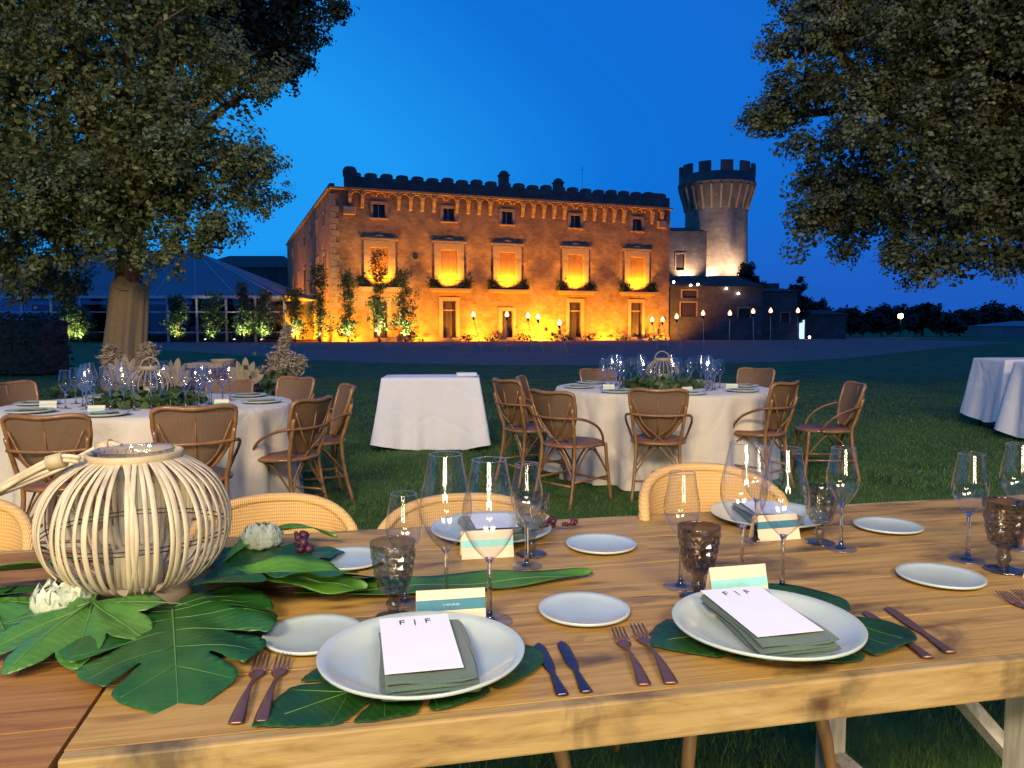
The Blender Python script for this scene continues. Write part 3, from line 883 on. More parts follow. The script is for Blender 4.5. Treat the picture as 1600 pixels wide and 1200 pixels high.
def house(name, label, x0, x1, y0, y1, h, wm, roofh=1.0, wins=(), over=.3, rm='slate', cat='building', doorw=()):
    t = thing(name, label, cat, ((x0 + x1) / 2, y0, 0))
    L_, D_ = x1 - x0, y1 - y0
    w = MB()
    o_ = [(a + L_ / 2 - hw, a + L_ / 2 + hw, z0, z1) for a, hw, z0, z1 in wins]
    wall_open(w, lambda u, r, z: (u - L_ / 2, r, z), L_, h, o_, .3)
    w.add([(-L_ / 2, 0, 0), (-L_ / 2, D_, 0), (-L_ / 2, D_, h), (-L_ / 2, 0, h)], [(0, 1, 2, 3)])
    w.add([(L_ / 2, 0, 0), (L_ / 2, D_, 0), (L_ / 2, D_, h), (L_ / 2, 0, h)], [(0, 1, 2, 3)])
    w.add([(-L_ / 2, D_, 0), (L_ / 2, D_, 0), (L_ / 2, D_, h), (-L_ / 2, D_, h)], [(0, 1, 2, 3)])
    obj('wall', w, M[wm], t)
    a, b = L_ / 2 + over, over
    r_ = MB()
    r_.add([(-a, -b, h + .004), (a, -b, h + .004), (a, D_ + b, h + .004), (-a, D_ + b, h + .004), (-a * .6, D_ / 2, h + roofh), (a * .6, D_ / 2, h + roofh)],
           [(0, 1, 5, 4), (1, 2, 5), (2, 3, 4, 5), (3, 0, 4), (3, 2, 1, 0)])
    obj('roof', r_, M[rm], t)
    for a_, hw, z0, z1 in wins:
        f = obj('window', frame_mesh(hw, z0, z1, .18, .08), M['trimstone'], t, (a_, 0, 0))
        obj('pane', MB().box((0, .26, (z0 + z1) / 2), (2 * hw, .04, z1 - z0)), M['doorwood'], f)
    return t
house('terrace_house', 'pale stone house between the castle and the round tower', 20.6, 26.6, 106, 116, 14.6, 'towerstone', 1.2, [(-.6, .55, 9.4, 11.6)])
house('low_annex', 'dark low stone annex against the castle corner below the tower', 18.9, 31.0, 95.5, 104, 6.6, 'darkstone', 1.6, [(-3.1, .95, 2.9, 4.6), (-3.0, .9, 5.2, 6.1), (3.8, .7, 2.7, 3.9)])
house('garden_pavilion', 'small grey stone outbuilding beyond the torches', 31.1, 36.6, 99, 105, 6.2, 'darkstone', .5, [(1.2, .5, 2.2, 3.4)])
house('gatehouse', 'low stone gatehouse with an open lit doorway beyond the torches', 36.8, 46.0, 106, 111, 3.4, 'darkstone', .6, [])
t = bpy.data.objects['gatehouse']
dw = obj('doorway', frame_mesh(.75, 0, 2.6, .2, .1), M['trimstone'], t, (-1.9, 0, 0))
obj('lit_opening', MB().box((0, -.02, 1.3), (1.48, .03, 2.58)), M['coldwindow'], dw)
for i, (x, y, z, pw, aim) in enumerate([(27.5, 108.6, 7.5, 4500, (.1, .5, 1)), (31.5, 106.6, 7.5, 6000, (-.1, .45, 1)), (23.8, 105.0, 7.5, 2600, (0, .4, 1))]):
    uplight(['pale floodlight aimed at the tower from its castle side', 'pale floodlight aimed at the tower front', 'pale floodlight below the terrace house wall'][i], (x, y, z), aim, (1.0, .72, .50), pw, 'lampglow_p', 'pale floodlights under the tower', 120, .8)
# terrace deck carrying those lamps
dk = tag(obj('raised_terrace', MB().box((27, 107.2, 3.75), (18, 6.2, 7.5)), M['darkstone']), 'dark raised terrace at the foot of the round tower', 'terrace')
for i, (x, y, z) in enumerate([(19.9, 95.2, 7.0), (22.0, 95.2, 6.6), (22.9, 95.2, 6.7), (26.4, 95.2, 6.2), (27.9, 95.2, 5.6), (37.9, 98, .2)]):
    l = thing('wall_lamp', '%s small white lamp along the dark annex, counting from the castle' % ORD[i], 'lamp', (x, y, z), 0, 'small white lamps on the annex')
    obj('globe', MB().sphere((0, 0, .12), .14, 10, 6), M['lampglow_p'], l)
    obj('base', MB().tube([(0, 0, -.12), (0, 0, .0)], .05, 6).tube([(0, 0, -.08), (0, .34, -.08)], .025, 5), M['iron'], l)

# ------------------------------------------------------------------ marquee on the other side
mq = thing('marquee', 'long white-roofed marquee with dark windows beside the castle', 'marquee', (-38, 80, 0))
r_ = MB()
A = [(-22, 0, 4.8), (14.5, 0, 4.8), (14.5, 16, 4.8), (-22, 16, 4.8), (-12, 8, 10.2), (2.0, 8, 10.2)]
r_.add(A, [(0, 1, 5, 4), (1, 2, 5), (2, 3, 4, 5), (3, 0, 4)])
rfo = obj('roof', r_, M['membrane'], mq)
for k in range(9):
    xx = -20 + 4.2 * k
    top = Vector((max(-12, min(2.0, xx)), 8, 10.24)); lo = Vector((xx, -.02, 4.84))
    obj('roof_seam', MB().tube([lo, top], .05, 5), M['white_frame'], rfo)
obj('eave_beam', MB().box((-3.75, -.05, 4.65), (36.6, .3, .28)), M['white_frame'], mq)
for k in range(13):
    xx = -21.9 + 36.3 * k / 12
    obj('post', MB().box((xx, 0, 2.25), (.2, .2, 4.5)), M['white_frame'], mq)
    if k < 12:
        wv = 36.3 / 12
        w = obj('window', MB().box((xx + wv / 2, .0, 1.0), (wv - .2, .08, .12)), M['white_frame'], mq)
        obj('rail', MB().box((xx + wv / 2, .0, 3.1), (wv - .2, .08, .12)), M['white_frame'], w)
        obj('pane', MB().box((xx + wv / 2, .02, 2.25), (wv - .2, .02, 4.5)), M['window_glass'], w)
for s_, yy in ((0, 16.0),):
    obj('rear_wall', MB().box((-3.75, 16, 2.2), (36, .1, 4.4)), M['slate'], mq)
obj('floor', MB().box((-3.75, 8, .03), (36, 15.6, .06)), M['slate'], mq)
house('tiled_hall', 'dark tile-roofed hall rising behind the marquee', -58, -41, 140, 160, 12.5, 'darkstone', 3.0)

# ------------------------------------------------------------------ uplit shrubs
def shrub(label, loc, h, w, seed, power, group, mt='shrub', nleaf=3200, size=.2):
    rs_ = np.random.RandomState(seed); rn = random.Random(seed)
    t = thing('slender_shrub', label, 'shrub', loc, rn.uniform(0, 6), group)
    st = MB()
    for k in range(3):
        a = rn.uniform(0, 6.28)
        st.tube(smooth_path([(0.05 * math.cos(a), .05 * math.sin(a), 0), (w * .15 * math.cos(a), w * .15 * math.sin(a), h * .5), (w * .3 * math.cos(a), w * .3 * math.sin(a), h * .93)], 3), [.045] * 3 + [.03] * 3 + [.012], 5)
    obj('stem', st, M['bark'], t)
    nc = 60
    zc = h * (.12 + .9 * rs_.rand(nc) ** .9)
    cen = np.stack([rs_.randn(nc) * w * .27, rs_.randn(nc) * w * .27, zc], 1)
    cen[:, :2] *= (1.15 - .6 * zc / h)[:, None]
    pts = np.repeat(cen, nleaf // nc, 0) + rs_.randn(nc * (nleaf // nc), 3) * .24
    V, n = leaf_cloud(pts, size, rs_, .5)
    tri_mesh_obj('foliage', V, n, 4, M[mt], t, kind=None)
    if power:
        uplight('spotlight under the ' + label.split(',')[0], (loc[0] + .25, loc[1] - 1.0, 0), (-.1, .42, 1), (1.0, .95, .42), power * 3.5, 'lampglow_w', 'garden spotlights under the shrubs', 100, .8, size=.16)
MS = [(-44.5, 5.2, 250), (-43.6, 3.2, 300), (-40.0, 4.5, 0), (-33.6, 4.4, 260), (-30.3, 4.8, 170), (-27.2, 5.8, 420), (-24.9, 5.0, 330)]
MSL = ['tall uplit shrub at the outer end of the marquee, beyond the draped trunk', 'short uplit shrub beside the tall one at the marquee end', 'unlit shrub before the marquee next to the draped trunk', 'uplit shrub before the marquee just past the draped trunk',
       'faintly uplit shrub at the middle of the marquee front', 'tallest and brightest uplit shrub before the marquee', 'uplit shrub before the marquee corner nearest the castle']
for i, (x, h, pw) in enumerate(MS):
    shrub(MSL[i], (x, 77.4 + .4 * (i % 3), 0), h, 2.0, 60 + i, pw, 'shrubs before the marquee')
for i, (x, y, h, w, pw, lab) in enumerate([
        (-21.6, 76.5, 5.0, 2.3, 420, 'bushy shrub at the far end of the castle row, beside the marquee corner'),
        (-19.0, 76.0, 7.2, 2.0, 300, 'tall dark shrub masking the castle corner'),
        (-16.3, 76.5, 6.6, 1.9, 650, 'leaning leafy shrub on the castle front, next to the corner'),
        (-13.3, 77.0, 8.6, 2.1, 900, 'tallest shrub before the castle, under the first balcony'),
        (-10.8, 77.4, 6.9, 1.9, 800, 'last shrub of the castle row, nearest the torches')]):
    shrub(lab, (x, y, 0), h, w, 80 + i, pw, 'shrubs before the castle')
# low planting along the castle foot
for i, u in enumerate([8.2, 14.2, 17.3, 20.8, 24.6, 26.0, 29.0, 33.0, 38.0]):
    rs_ = np.random.RandomState(200 + i)
    p = cw(u, -1.6, 0)
    pts = rs_.randn(90, 3) * np.array([.5, .25, .26]) + np.array([0, 0, .3]); pts = pts[pts[:, 2] > .03]
    V, n = leaf_cloud(pts, .3, rs_)
    o = tri_mesh_obj('low_bush', V, n, 4, M['darkleaf'], None, kind=None)
    o.location = p
    tag(o, '%s knee-high dark bush along the castle foot, counting from the shrubs' % ORD[i], 'bush', 'low bushes along the castle wall')

# ------------------------------------------------------------------ dark trees and skyline at the far side
def far_tree(name, label, base, blobs, ncl, per, cr, size, seed, group=None):
    tree(name, label, base, [base, (base[0], base[1], base[2] + 1.5), (base[0] + .1, base[1], base[2] + 3)], blobs, max(10, ncl // 5), 6, per, cr * 1.2, cr * .4, size, M['darkleaf'], seed, 3, .22, group, core=600)
far_tree('dark_bush_tree', 'dark rounded tree in front of the tower foot', (32.6, 105.3, 0), [(32.6, 105.3, 7.5, 1.6), (32.0, 105.3, 9.0, 1.3), (33.3, 105.3, 6.2, 1.5)], 110, 30, .6, .4, 31)
far_tree('cypress', 'narrow dark cypress beside the small stone outbuilding', (38.6, 104, 0), [(38.6, 104, 3, 1.1), (38.6, 104, 5, 1.1), (38.6, 104, 6.7, .8), (38.6, 104, 7.8, .45)], 120, 30, .45, .3, 32)
far_tree('dark_bush_tree', 'dark spreading tree behind the gatehouse', (42.3, 113, 0), [(42.0, 113, 4.2, 2.2), (44.4, 113, 3.4, 2.2), (40.2, 113, 4.6, 1.6)], 130, 30, .6, .45, 33)
far_tree('dark_bush_tree', 'dark tree above the stone outbuilding roof', (35.6, 108, 0), [(35.4, 108, 6.2, 1.5), (36.8, 108, 6.0, 1.3)], 80, 30, .5, .4, 36)
SKL = ['second dark skyline tree counting from the gatehouse', 'third dark skyline tree from the gatehouse, behind the lone street lamp', 'fourth dark skyline tree counting from the gatehouse', 'fifth dark skyline tree counting from the gatehouse, a low one', 'first dark skyline tree counting from the gatehouse',
       'sixth dark skyline tree counting from the gatehouse', 'seventh dark skyline tree, just before the large humped ones', 'first of the large humped skyline trees behind the low barn', 'largest humped skyline tree at the picture edge', 'last humped skyline tree, cut off by the picture edge']
for i, (x, y, z, r_) in enumerate([(66, 150, 3.2, 3.0), (73, 152, 3.6, 3.2), (80, 150, 4.0, 3.4), (86, 148, 3.0, 2.8), (60, 155, 2.8, 2.6), (92, 150, 3.2, 3.2), (99, 152, 3.3, 3), (107, 150, 5.0, 4.6), (115, 152, 5.6, 5.0), (123, 150, 4.5, 4.5)]):
    far_tree('skyline_tree', SKL[i], (x, y, 0), [(x, y, z, r_), (x + r_ * .8, y, z * .8, r_ * .7), (x - r_ * .7, y + .5, z * .85, r_ * .75)], 70, 26, 1.0, .8, 300 + i, 'skyline trees beyond the lawn')
tr_ = MB()
def ridge(u, v):
    x = -260 + 620 * u
    h = 3.6 * (math.sin(u * 9.0) * .25 + math.sin(u * 23 + 1) * .12 + .75) * (1 - abs(2 * v - 1)) ** .8
    return (x, 200 + 60 * v, h - .3)
tr_.grid(ridge, 80, 8)
struct('far_hill', tr_, M['lawn'])
house('long_barn', 'long pale-roofed low barn on the skyline', 84, 112, 132, 142, 1.9, 'membrane', .9, rm='membrane')
lp = thing('street_lamp', 'lone warm street lamp glowing on the skyline', 'street lamp', (62.5, 124, 0))
obj('post', MB().tube([(0, 0, 0), (0, 0, 3.2)], [.07, .05], 8), M['iron'], lp)
obj('globe', MB().sphere((0, 0, 3.45), .42, 12, 8), M['lampglow_o'], lp)
# dark clipped hedge beyond the round table
rs_ = np.random.RandomState(77)
hd = thing('clipped_hedge', 'dark clipped hedge beside the trunk at the edge of the lawn', 'hedge', (-15.6, 22, 0))
pts = np.stack([rs_.uniform(-4.6, 2.6, 9000), rs_.uniform(-.9, .9, 9000), rs_.uniform(.02, 1.75, 9000)], 1)
V, n = leaf_cloud(pts, .13, rs_, .5)
tri_mesh_obj('foliage', V, n, 4, M['darkleaf'], hd, kind=None)
obj('stem', MB().box((-1, 0, .8), (7.0, 1.4, 1.5)), M['darkleaf'], hd)

# ------------------------------------------------------------------ torches on the gravel
TORCH = [(-2.1, 42, 2.05, -.45), (-.28, 42.5, 2.06, .0), (.83, 40, 1.95, -.28), (1.37, 40.5, 1.9, -.3), (2.34, 38, 1.57, -.45), (8.0, 44, 1.8, .35), (8.6, 44, 1.8, .4), (9.4, 44, 1.97, .35),
         (11.4, 46, 2.2, .1), (13.0, 46, 2.2, .0), (14.7, 47, 2.34, .08), (16.1, 48, 2.4, .05), (17.8, 48, 2.4, .05)]
def torch(x, y, z, lean, label, group):
    t = thing('garden_torch', label, 'torch', (x - lean, y, 0) if lean < 0 else (x + lean, y, 0), 0, group)
    top = Vector((lean if lean < 0 else -lean, 0, z - .16))
    top = Vector((-(t.location.x - x), 0, z - .16))
    ax = top.normalized()
    obj('pole', MB().tube([(0, 0, 0), top * .5, top], [.020, .019, .018], 6), M['bamboo'], t)
    T = Matrix.Translation(top) @ ax.to_track_quat('Z', 'Y').to_matrix().to_4x4()
    obj('oil_cup', MB().lathe([(.02, -.12), (.05, -.06), (.065, .06), (.05, .09), (.01, .09)], 10, T), M['iron'], t)
    obj('flame', MB().lathe([(.015, .06), (.085, .11), (.115, .17), (.10, .25), (.05, .33), (.006, .40)], 10, Matrix.Translation(top)), M['flame'], t)
TL = ['leftmost burning torch of the row, before the castle wall', 'burning torch before the small arched castle door', 'burning torch at the near end of the trio beside the brightest floodlight', 'middle burning torch of the trio beside the brightest floodlight', 'burning torch standing lowest, before the brightest floodlight',
      'burning torch nearest the last castle door', 'middle burning torch of the three at the castle corner', 'burning torch at the outer castle corner', 'burning torch just past the castle corner', 'burning torch below the round tower', 'burning torch before the dark annex end', 'burning torch before the small stone outbuilding', 'last burning torch of the row, before the gatehouse']
for q_, l_ in zip(TORCH, TL):
    torch(*q_, l_, 'burning torches on the gravel')

# ------------------------------------------------------------------ long timber tables
TZ = 0.76
TA = R(12.0)
EX = Vector((math.cos(TA), math.sin(TA), 0)); EY = Vector((-math.sin(TA), math.cos(TA), 0))
def long_table(label, corner, x0, x1, y0, y1, np_, pm, em, seed, trestles):
    rn = random.Random(seed)
    t = thing('long_table', label, 'table', corner, TA)
    w = (y1 - y0) / np_
    for k in range(np_):
        ya = y0 + k * w + (.024 if k == 0 else .0014); yb = y0 + (k + 1) * w - .0014
        th = .040
        b = MB().box(((x1 - x0) / 2, 0, -th / 2), (x1 - x0, yb - ya, th))
        obj('plank', b, M[pm], t, (x0, (ya + yb) / 2, TZ - rn.uniform(0, .0012)), bevel=.0005)
    obj('edge_board', MB().box(((x1 - x0) / 2, 0, -.031), (x1 - x0, .024, .064)), M[em], t, (x0, y0 + .0105, TZ - .0005), bevel=.004)
    obj('edge_board', MB().box(((x1 - x0) / 2, 0, -.03), (x1 - x0, .022, .06)), M[em], t, (x0, y1 + .0125, TZ - .001), bevel=.004)
    for xe, sg in ((x0, -1), (x1, 1)):
        obj('batten', MB().box((0, 0, 0), (.07, y1 - y0 - .1, .035)), M['whitewash'], t, (xe - sg * .35, (y0 + y1) / 2, TZ - .059))
    for xt in trestles:
        f = obj('trestle', MB().box((xt, (y0 + y1) / 2, TZ - .09), (.06, y1 - y0 - .22, .055)), M['whitewash'], t)
        obj('stretcher', MB().box((xt, (y0 + y1) / 2, .12), (.05, y1 - y0 - .46, .05)), M['whitewash'], f)
        for yy in (y0 + .2, y1 - .2):
            obj('leg', MB().box((xt, yy, (TZ - .118) / 2), (.055, .05, TZ - .118)), M['whitewash'], f)
        obj('brace', MB().tube([(xt - .02, y1 - .3, TZ - .1), (xt + .42, y1 - .62, .06)], .024, 4, smooth=False), M['whitewash'], f)
    return t
corner = (-.553, .893, 0)
long_table('weathered plank dining table set with the two near place settings', corner, .003, 3.3, 0, 1.0, 5, 'plank', 'plank_edge', 4, (1.62, 3.0))
long_table('brown plank dining table at the corner, butted against the set table', corner, -2.2, -.003, -.14, .98, 5, 'plank_dark', 'plank_edge', 5, (-.9, -2.0))

# ------------------------------------------------------------------ yellow woven chairs behind the long table
def wicker_chair(label):
    t = thing('wicker_chair', label, 'chair', group='yellow woven chairs along the far side of the long table')
    def shell(r0, off):
        def fn(u, v):
            a = (u * 2 - 1) * R(98)
            top = .83 - .16 * abs((u * 2 - 1)) ** 2.6 - .12 * max(0, abs(u * 2 - 1) - .72) / .28
            z = .40 + (top - .40) * v
            r_ = r0 + .030 * v + off
            return (r_ * math.sin(a), -r_ * math.cos(a) + .02, z)
        return fn
    b = MB().grid(shell(.200, 0), 40, 12).grid(lambda u, v: shell(.200, -.022)(1 - u, v), 40, 12)
    bo = obj('backrest', b, M['wicker'], t)
    rim = [Vector(shell(.200, -.011)(i / 40, 1.0)) for i in range(41)]
    obj('rim', MB().tube(rim, .015, 8), M['wicker'], bo)
    obj('seat', MB().lathe([(.01, .40), (.20, .40), (.212, .42), (.208, .45), (.19, .465), (.01, .47)], 32), M['wicker'], t)
    for sx in (-1, 1):
        for sy in (-1, 1):
            obj('leg', MB().tube([(sx * .15, sy * .15, .41), (sx * .19, sy * .19, .2), (sx * .215, sy * .215, 0)], [.021, .017, .012], 10), M['legwood'], t)
    return t
wc = wicker_chair('yellow woven chair back hidden behind the bamboo lantern at the table edge')
CH = [(-1.44, 2.02, 1.0, 'yellow woven chair back hidden behind the bamboo lantern, at the picture edge'),
      (-.655, 2.14, .985, 'yellow woven chair between the bamboo lantern and the first wine glasses'),
      (-.165, 2.26, .955, 'yellow woven chair seen through the first cluster of wine glasses'),
      (.535, 2.34, 1.04, 'yellow woven chair standing tallest, behind the dark smoked goblet')]
for i, (x, y, s_, lab) in enumerate(CH):
    p = Vector((x, y, 0)) - EY * .25
    a = TA + PI + [0, .05, -.06, .03][i]
    o = wc if i == 0 else copy_tree(wc)
    o.location = p; o.rotation_euler = (0, 0, a); o.scale = (s_ * (1.2 if i == 2 else 1.0), s_, s_); o['label'] = lab

# ------------------------------------------------------------------ tableware prototypes
def wine_glass(name, label, H_, rim, mx, zb, zm, foot, group, n=40, loc=(0, 0, 0)):
    """foot, stem and thin bowl"""
    t = thing(name, label, 'wine glass', loc, 0, group)
    P = [(.0045, zb - .006), (.012, zb), (mx * .62, zb + (zm - zb) * .30), (mx * .90, zb + (zm - zb) * .68), (mx, zm), (mx * .97, zm + (H_ - zm) * .25), (mx + (rim - mx) * .55, zm + (H_ - zm) * .6), (rim, H_)]
    pr = [(p.x, p.z) for p in smooth_path([(a, 0, b) for a, b in P], 4)]
    b = obj('bowl', MB().lathe(pr, n), M['glass'], t)
    obj('rim', MB().tube([(rim * math.cos(2 * PI * k / n), rim * math.sin(2 * PI * k / n), H_) for k in range(n)], .0007, 5, closed=True), M['stem'], b)
    obj('stem', MB().lathe([(.012, .0042), (.006, .010), (.0042, .03), (.0038, zb * .6), (.0042, zb - .012), (.008, zb - .002)], 14), M['stem'], t)
    obj('foot', MB().lathe([(.002, .0006), (foot - .001, .0006), (foot, .0018), (foot - .002, .003), (.014, .005), (.002, .007)], n), M['glass_foot'], t)
    return t
GG = 'stemmed wine glasses on the long table'
big = dict(H_=.292, rim=.030, mx=.048, zb=.118, zm=.185, foot=.042)
small = dict(H_=.236, rim=.0255, mx=.0365, zb=.108, zm=.158, foot=.036)
T_ = TZ + .0006
gB = wine_glass('wine_glass', 'large wine glass with a tall stem just behind the place card of the nearer plate', group=GG, loc=(-.040, 1.335, T_), **big)
gS = wine_glass('wine_glass', 'slim wine glass showing above the grey diamond goblet', group=GG, loc=(-.205, 1.435, T_), **small)
gS.scale = (.96, .96, .89)
copy_tree(gB, (-.122, 1.395, T_), .4, 'large wine glass left of the other large one, its stem behind the teal-banded place card')
copy_tree(gS, (.032, 1.655, T_), .2, 'slim wine glass right of the two large ones, before the dark goblet', scale=.97)
copy_tree(gS, (.341, 1.52, T_), .3, 'slim wine glass beside the brown smoked goblet', scale=.99)
copy_tree(gB, (.478, 1.565, T_), .1, 'large wine glass behind the aqua-banded place card', scale=.985)
copy_tree(gB, (.537, 1.495, T_), .7, 'large wine glass standing behind the farther plate, its foot beside the aqua card', scale=.985)
copy_tree(gS, (.78, 1.79, T_), .5, 'slim wine glass at the end of the second cluster, beside the lone bread plate', scale=1.03)
copy_tree(gS, (1.027, 1.70, T_), .9, 'slim wine glass beside the thick-stemmed brown goblet', scale=1.03)
copy_tree(gS, (1.20, 1.80, T_), .9, 'wine glass cut off by the picture edge behind the thick-stemmed goblet', scale=1.06)
copy_tree(gS, (.60, 1.86, T_), .9, 'slim wine glass half hidden among the large glasses of the second cluster', scale=1.0)

def goblet(label, tint, loc, group):
    t = thing('goblet', label, 'goblet', loc, 0, group)
    P = [(.0, 0, .049), (.018, 0, .050), (.027, 0, .056), (.0315, 0, .07), (.0355, 0, .09), (.0385, 0, .11), (.041, 0, .128), (.0415, 0, .140)]
    pr = [p for p in smooth_path(P, 8)]
    def rad_at(z):
        for i in range(len(pr) - 1):
            if pr[i].z <= z <= pr[i + 1].z:
                f = (z - pr[i].z) / max(1e-6, pr[i + 1].z - pr[i].z)
                return pr[i].x + (pr[i + 1].x - pr[i].x) * f
        return pr[-1].x
    N_, J_ = 26, 11
    V = []; F = []
    for j in range(J_):
        z = .053 + (.130 - .053) * j / (J_ - 1)
        for i in range(N_):
            k = (1.035 if (i + j) % 2 == 0 else .955) if 0 < j < J_ - 1 else 1.0
            q = 2 * PI * i / N_
            r_ = rad_at(z) * k
            V.append((r_ * math.cos(q), r_ * math.sin(q), z))
    for j in range(J_ - 1):
        for i in range(N_):
            a, b = j * N_ + i, j * N_ + (i + 1) % N_
            c_, d = b + N_, a + N_
            if (i + j) % 2 == 0: F += [(a, b, d), (b, c_, d)]
            else: F += [(a, b, c_), (a, c_, d)]
    bb = MB().add(V, F, False)
    bb.lathe([(rad_at(.130), .130), (.0412, .134), (.0415, .140)], N_)
    bb.lathe([(.002, .049), (.018, .050), (rad_at(.053), .053)], N_)
    b = obj('bowl', bb, M[tint], t)
    obj('lining', MB().lathe([(.002, .055), (.024, .06), (.029, .075), (.0345, .10), (.038, .125), (.0395, .1395)], 44), M[tint], b)
    obj('rim', MB().lathe([(.0415, .140), (.0412, .1412), (.0400, .1412), (.0395, .1395)], 60), M[tint], b)
    obj('stem', MB().lathe([(.011, .006), (.009, .014), (.0125, .022), (.0145, .027), (.0125, .032), (.0095, .040), (.016, .050)], 24), M[tint], t)
    obj('foot', MB().lathe([(.002, .0006), (.035, .0006), (.0355, .0025), (.030, .0052), (.018, .0075), (.009, .010)], 40, rad=lambda q, i, z: 1 + .03 * math.cos(q * 12)), M[tint], t)
    return t
GO = 'pressed diamond-pattern goblets on the long table'
g1 = goblet('grey smoked goblet with diamond pattern behind the nearer plate', 'smoke', (-.213, 1.352, T_), GO)
g2 = goblet('brown smoked goblet with diamond pattern behind the farther plate', 'brownsmoke', (.362, 1.462, T_), GO)
copy_tree(g1, (.752, 1.845, T_), .3, 'grey smoked goblet on the far side of the second glass cluster')
copy_tree(g2, (1.062, 1.628, T_), .5, 'brown smoked goblet near the picture edge with dark foot showing').scale = (1.08, 1.08, 1.08)
copy_tree(g1, (.045, 1.745, T_), .2, 'dark smoked goblet behind the slim glass of the first cluster')

def plate(name, label, r_, rise, loc, group, cat='plate', n=64, seed=0):
    t = MB()
    P = [(.001, .004), (r_ * .62, .004), (r_ * .74, .006), (r_ * .90, rise * .72), (r_ * .985, rise), (r_, rise - .001), (r_ * .995, rise - .005), (r_ * .86, rise * .45), (r_ * .66, .0012), (r_ * .60, .0), (.001, .0)]
    ph = seed * 1.7
    t.lathe(P, n, rad=lambda q, i, z: 1 + .008 * math.sin(2 * q + ph) + .006 * math.sin(3 * q + 1 + ph))
    o = obj(name, t, M['ceramic'], None, loc, rot=seed * 1.1)
    return tag(o, label, cat, group)
BP = 'small bread plates on the long table'
LT = TZ + .011     # plates that lie on leaves
c1 = plate('charger_plate', 'large pale plate with a square-on napkin and menu at the near place', .157, .024, (-.138, 1.142, LT), 'large plates at the near places')
c2 = plate('charger_plate', 'large pale plate with a slanting napkin and menu at the farther near place', .157, .024, (.428, 1.262, LT), 'large plates at the near places', seed=2)
c3 = plate('charger_plate', 'large plate of the far place behind the first glass cluster', .155, .022, (-.053, 1.925, TZ + .001), 'large plates at the far places', seed=3)
c4 = plate('charger_plate', 'large plate of the far place behind the second glass cluster', .155, .022, (.70, 2.07, TZ + .001), 'large plates at the far places', seed=4)
BPL = [(-.335, 1.262, 'bread plate partly covered by the tip of the big split leaf'), (-.367, 1.69, 'bread plate behind the grey smoked goblet'), (.132, 1.378, 'bread plate between the two large near plates'),
       (.213, 1.808, 'bread plate past the point of the long green leaf'), (.893, 1.568, 'bread plate beside the knives of the farther plate'), (.984, 1.98, 'lone bread plate by the far table edge beyond the second glass cluster')]
for i, (x, y, lab) in enumerate(BPL):
    plate('bread_plate', lab, .0835, .011, (x, y, TZ + .001), BP, seed=5 + i, n=48)

# ------------------------------------------------------------------ napkins, menus, place cards
def napkin(label, loc, rz, w, l, group, tilt=0.0, seed=0):
    rn = random.Random(seed)
    t = thing('folded_napkin', label, 'napkin', loc, rz, group)
    t.rotation_euler = (tilt, 0, rz)
    n = 4
    for k in range(n):
        z = .0030 + k * .0054
        ww = w * (1 - .02 * k); sh = rn.uniform(-.004, .004)
        def fn(u, v, z=z, ww=ww, sh=sh, k=k):
            a = u * 2 * PI
            # flattened loop section, rounded at the fold
            cx = math.copysign(abs(math.cos(a)) ** .25, math.cos(a)) * ww / 2
            cz = math.copysign(abs(math.sin(a)) ** .7, math.sin(a)) * .0024
            y = (v - .5) * l * (1 - .012 * k)
            fr = max(0, .35 - v) / .35
            wav = .0016 * math.sin(cx * 55 + k * 2 + y * 16) + .0022 * math.sin(y * 26 + k) + fr * (.0026 * math.sin(cx * 48 + 1.3 * k) + .0012 * k * (.5 + cx / ww))
            return (cx + sh + .002 * math.sin(y * 30 + k), y + .003 * math.sin(cx * 40 + k), z + cz + wav * (.3 + k * .12))
        b = MB().grid(fn, 32, 18, wrap=True)
        for vv in (0, 1):
            ids = [fn(i / 32, vv) for i in range(32)]
            b.add(ids, [list(range(32)) if vv else list(range(32))[::-1]])
        obj('fold', b, M['napkin'], t)
    # rolled front edge
    return t
NG = 'sage folded napkins on the near plates'
n1 = napkin('sage napkin lying square on the nearer plate under its menu', (-.128, 1.125, LT + .010), R(11), .135, .205, NG, R(3.5), seed=1)
n2 = napkin('sage napkin lying aslant on the farther plate under its menu', (.428, 1.258, LT + .010), R(12), .140, .215, NG, R(3.5), seed=2)
n3 = napkin('sage napkin on the far plate behind the first glass cluster', (-.053, 1.93, TZ + .006), R(17), .13, .2, 'napkins on the far plates', seed=3)
n4 = napkin('sage napkin on the far plate behind the second glass cluster', (.70, 2.075, TZ + .006), R(2), .13, .2, 'napkins on the far plates', seed=4)

def text_mesh(body, size, thick=.0002):
    cu = bpy.data.curves.new('t', 'FONT'); cu.body = body; cu.size = size; cu.align_x = 'CENTER'; cu.extrude = thick
    cu.space_character = 1.25
    to = bpy.data.objects.new('t', cu); C.objects.link(to)
    dg = bpy.context.evaluated_depsgraph_get()
    me = bpy.data.meshes.new_from_object(to.evaluated_get(dg))
    bpy.data.objects.remove(to)
    me.materials.clear(); me.materials.append(M['ink'])
    return me
INK = text_mesh('F | F', .023)
def menu_card(label, loc, rz, w, l, group, tilt=(0, 0), lettering=True):
    b = MB().grid(lambda u, v: ((u - .5) * w, (v - .5) * l, .0), 1, 1, smooth=False)
    o = obj('menu_card', b, M['paper'], None, loc, (tilt[0], tilt[1], rz), solid=.0006)
    tag(o, label, 'menu card', group)
    if lettering:
        q = obj('monogram', INK, None, o, (.0, l * .34, .0007))
    return o
MG = 'white menu cards on the napkins'
menu_card('white menu card with monogram lying square on the nearer napkin', (-.141, 1.130, LT + .0390), R(12), .110, .186, MG, (R(2.6), 0))
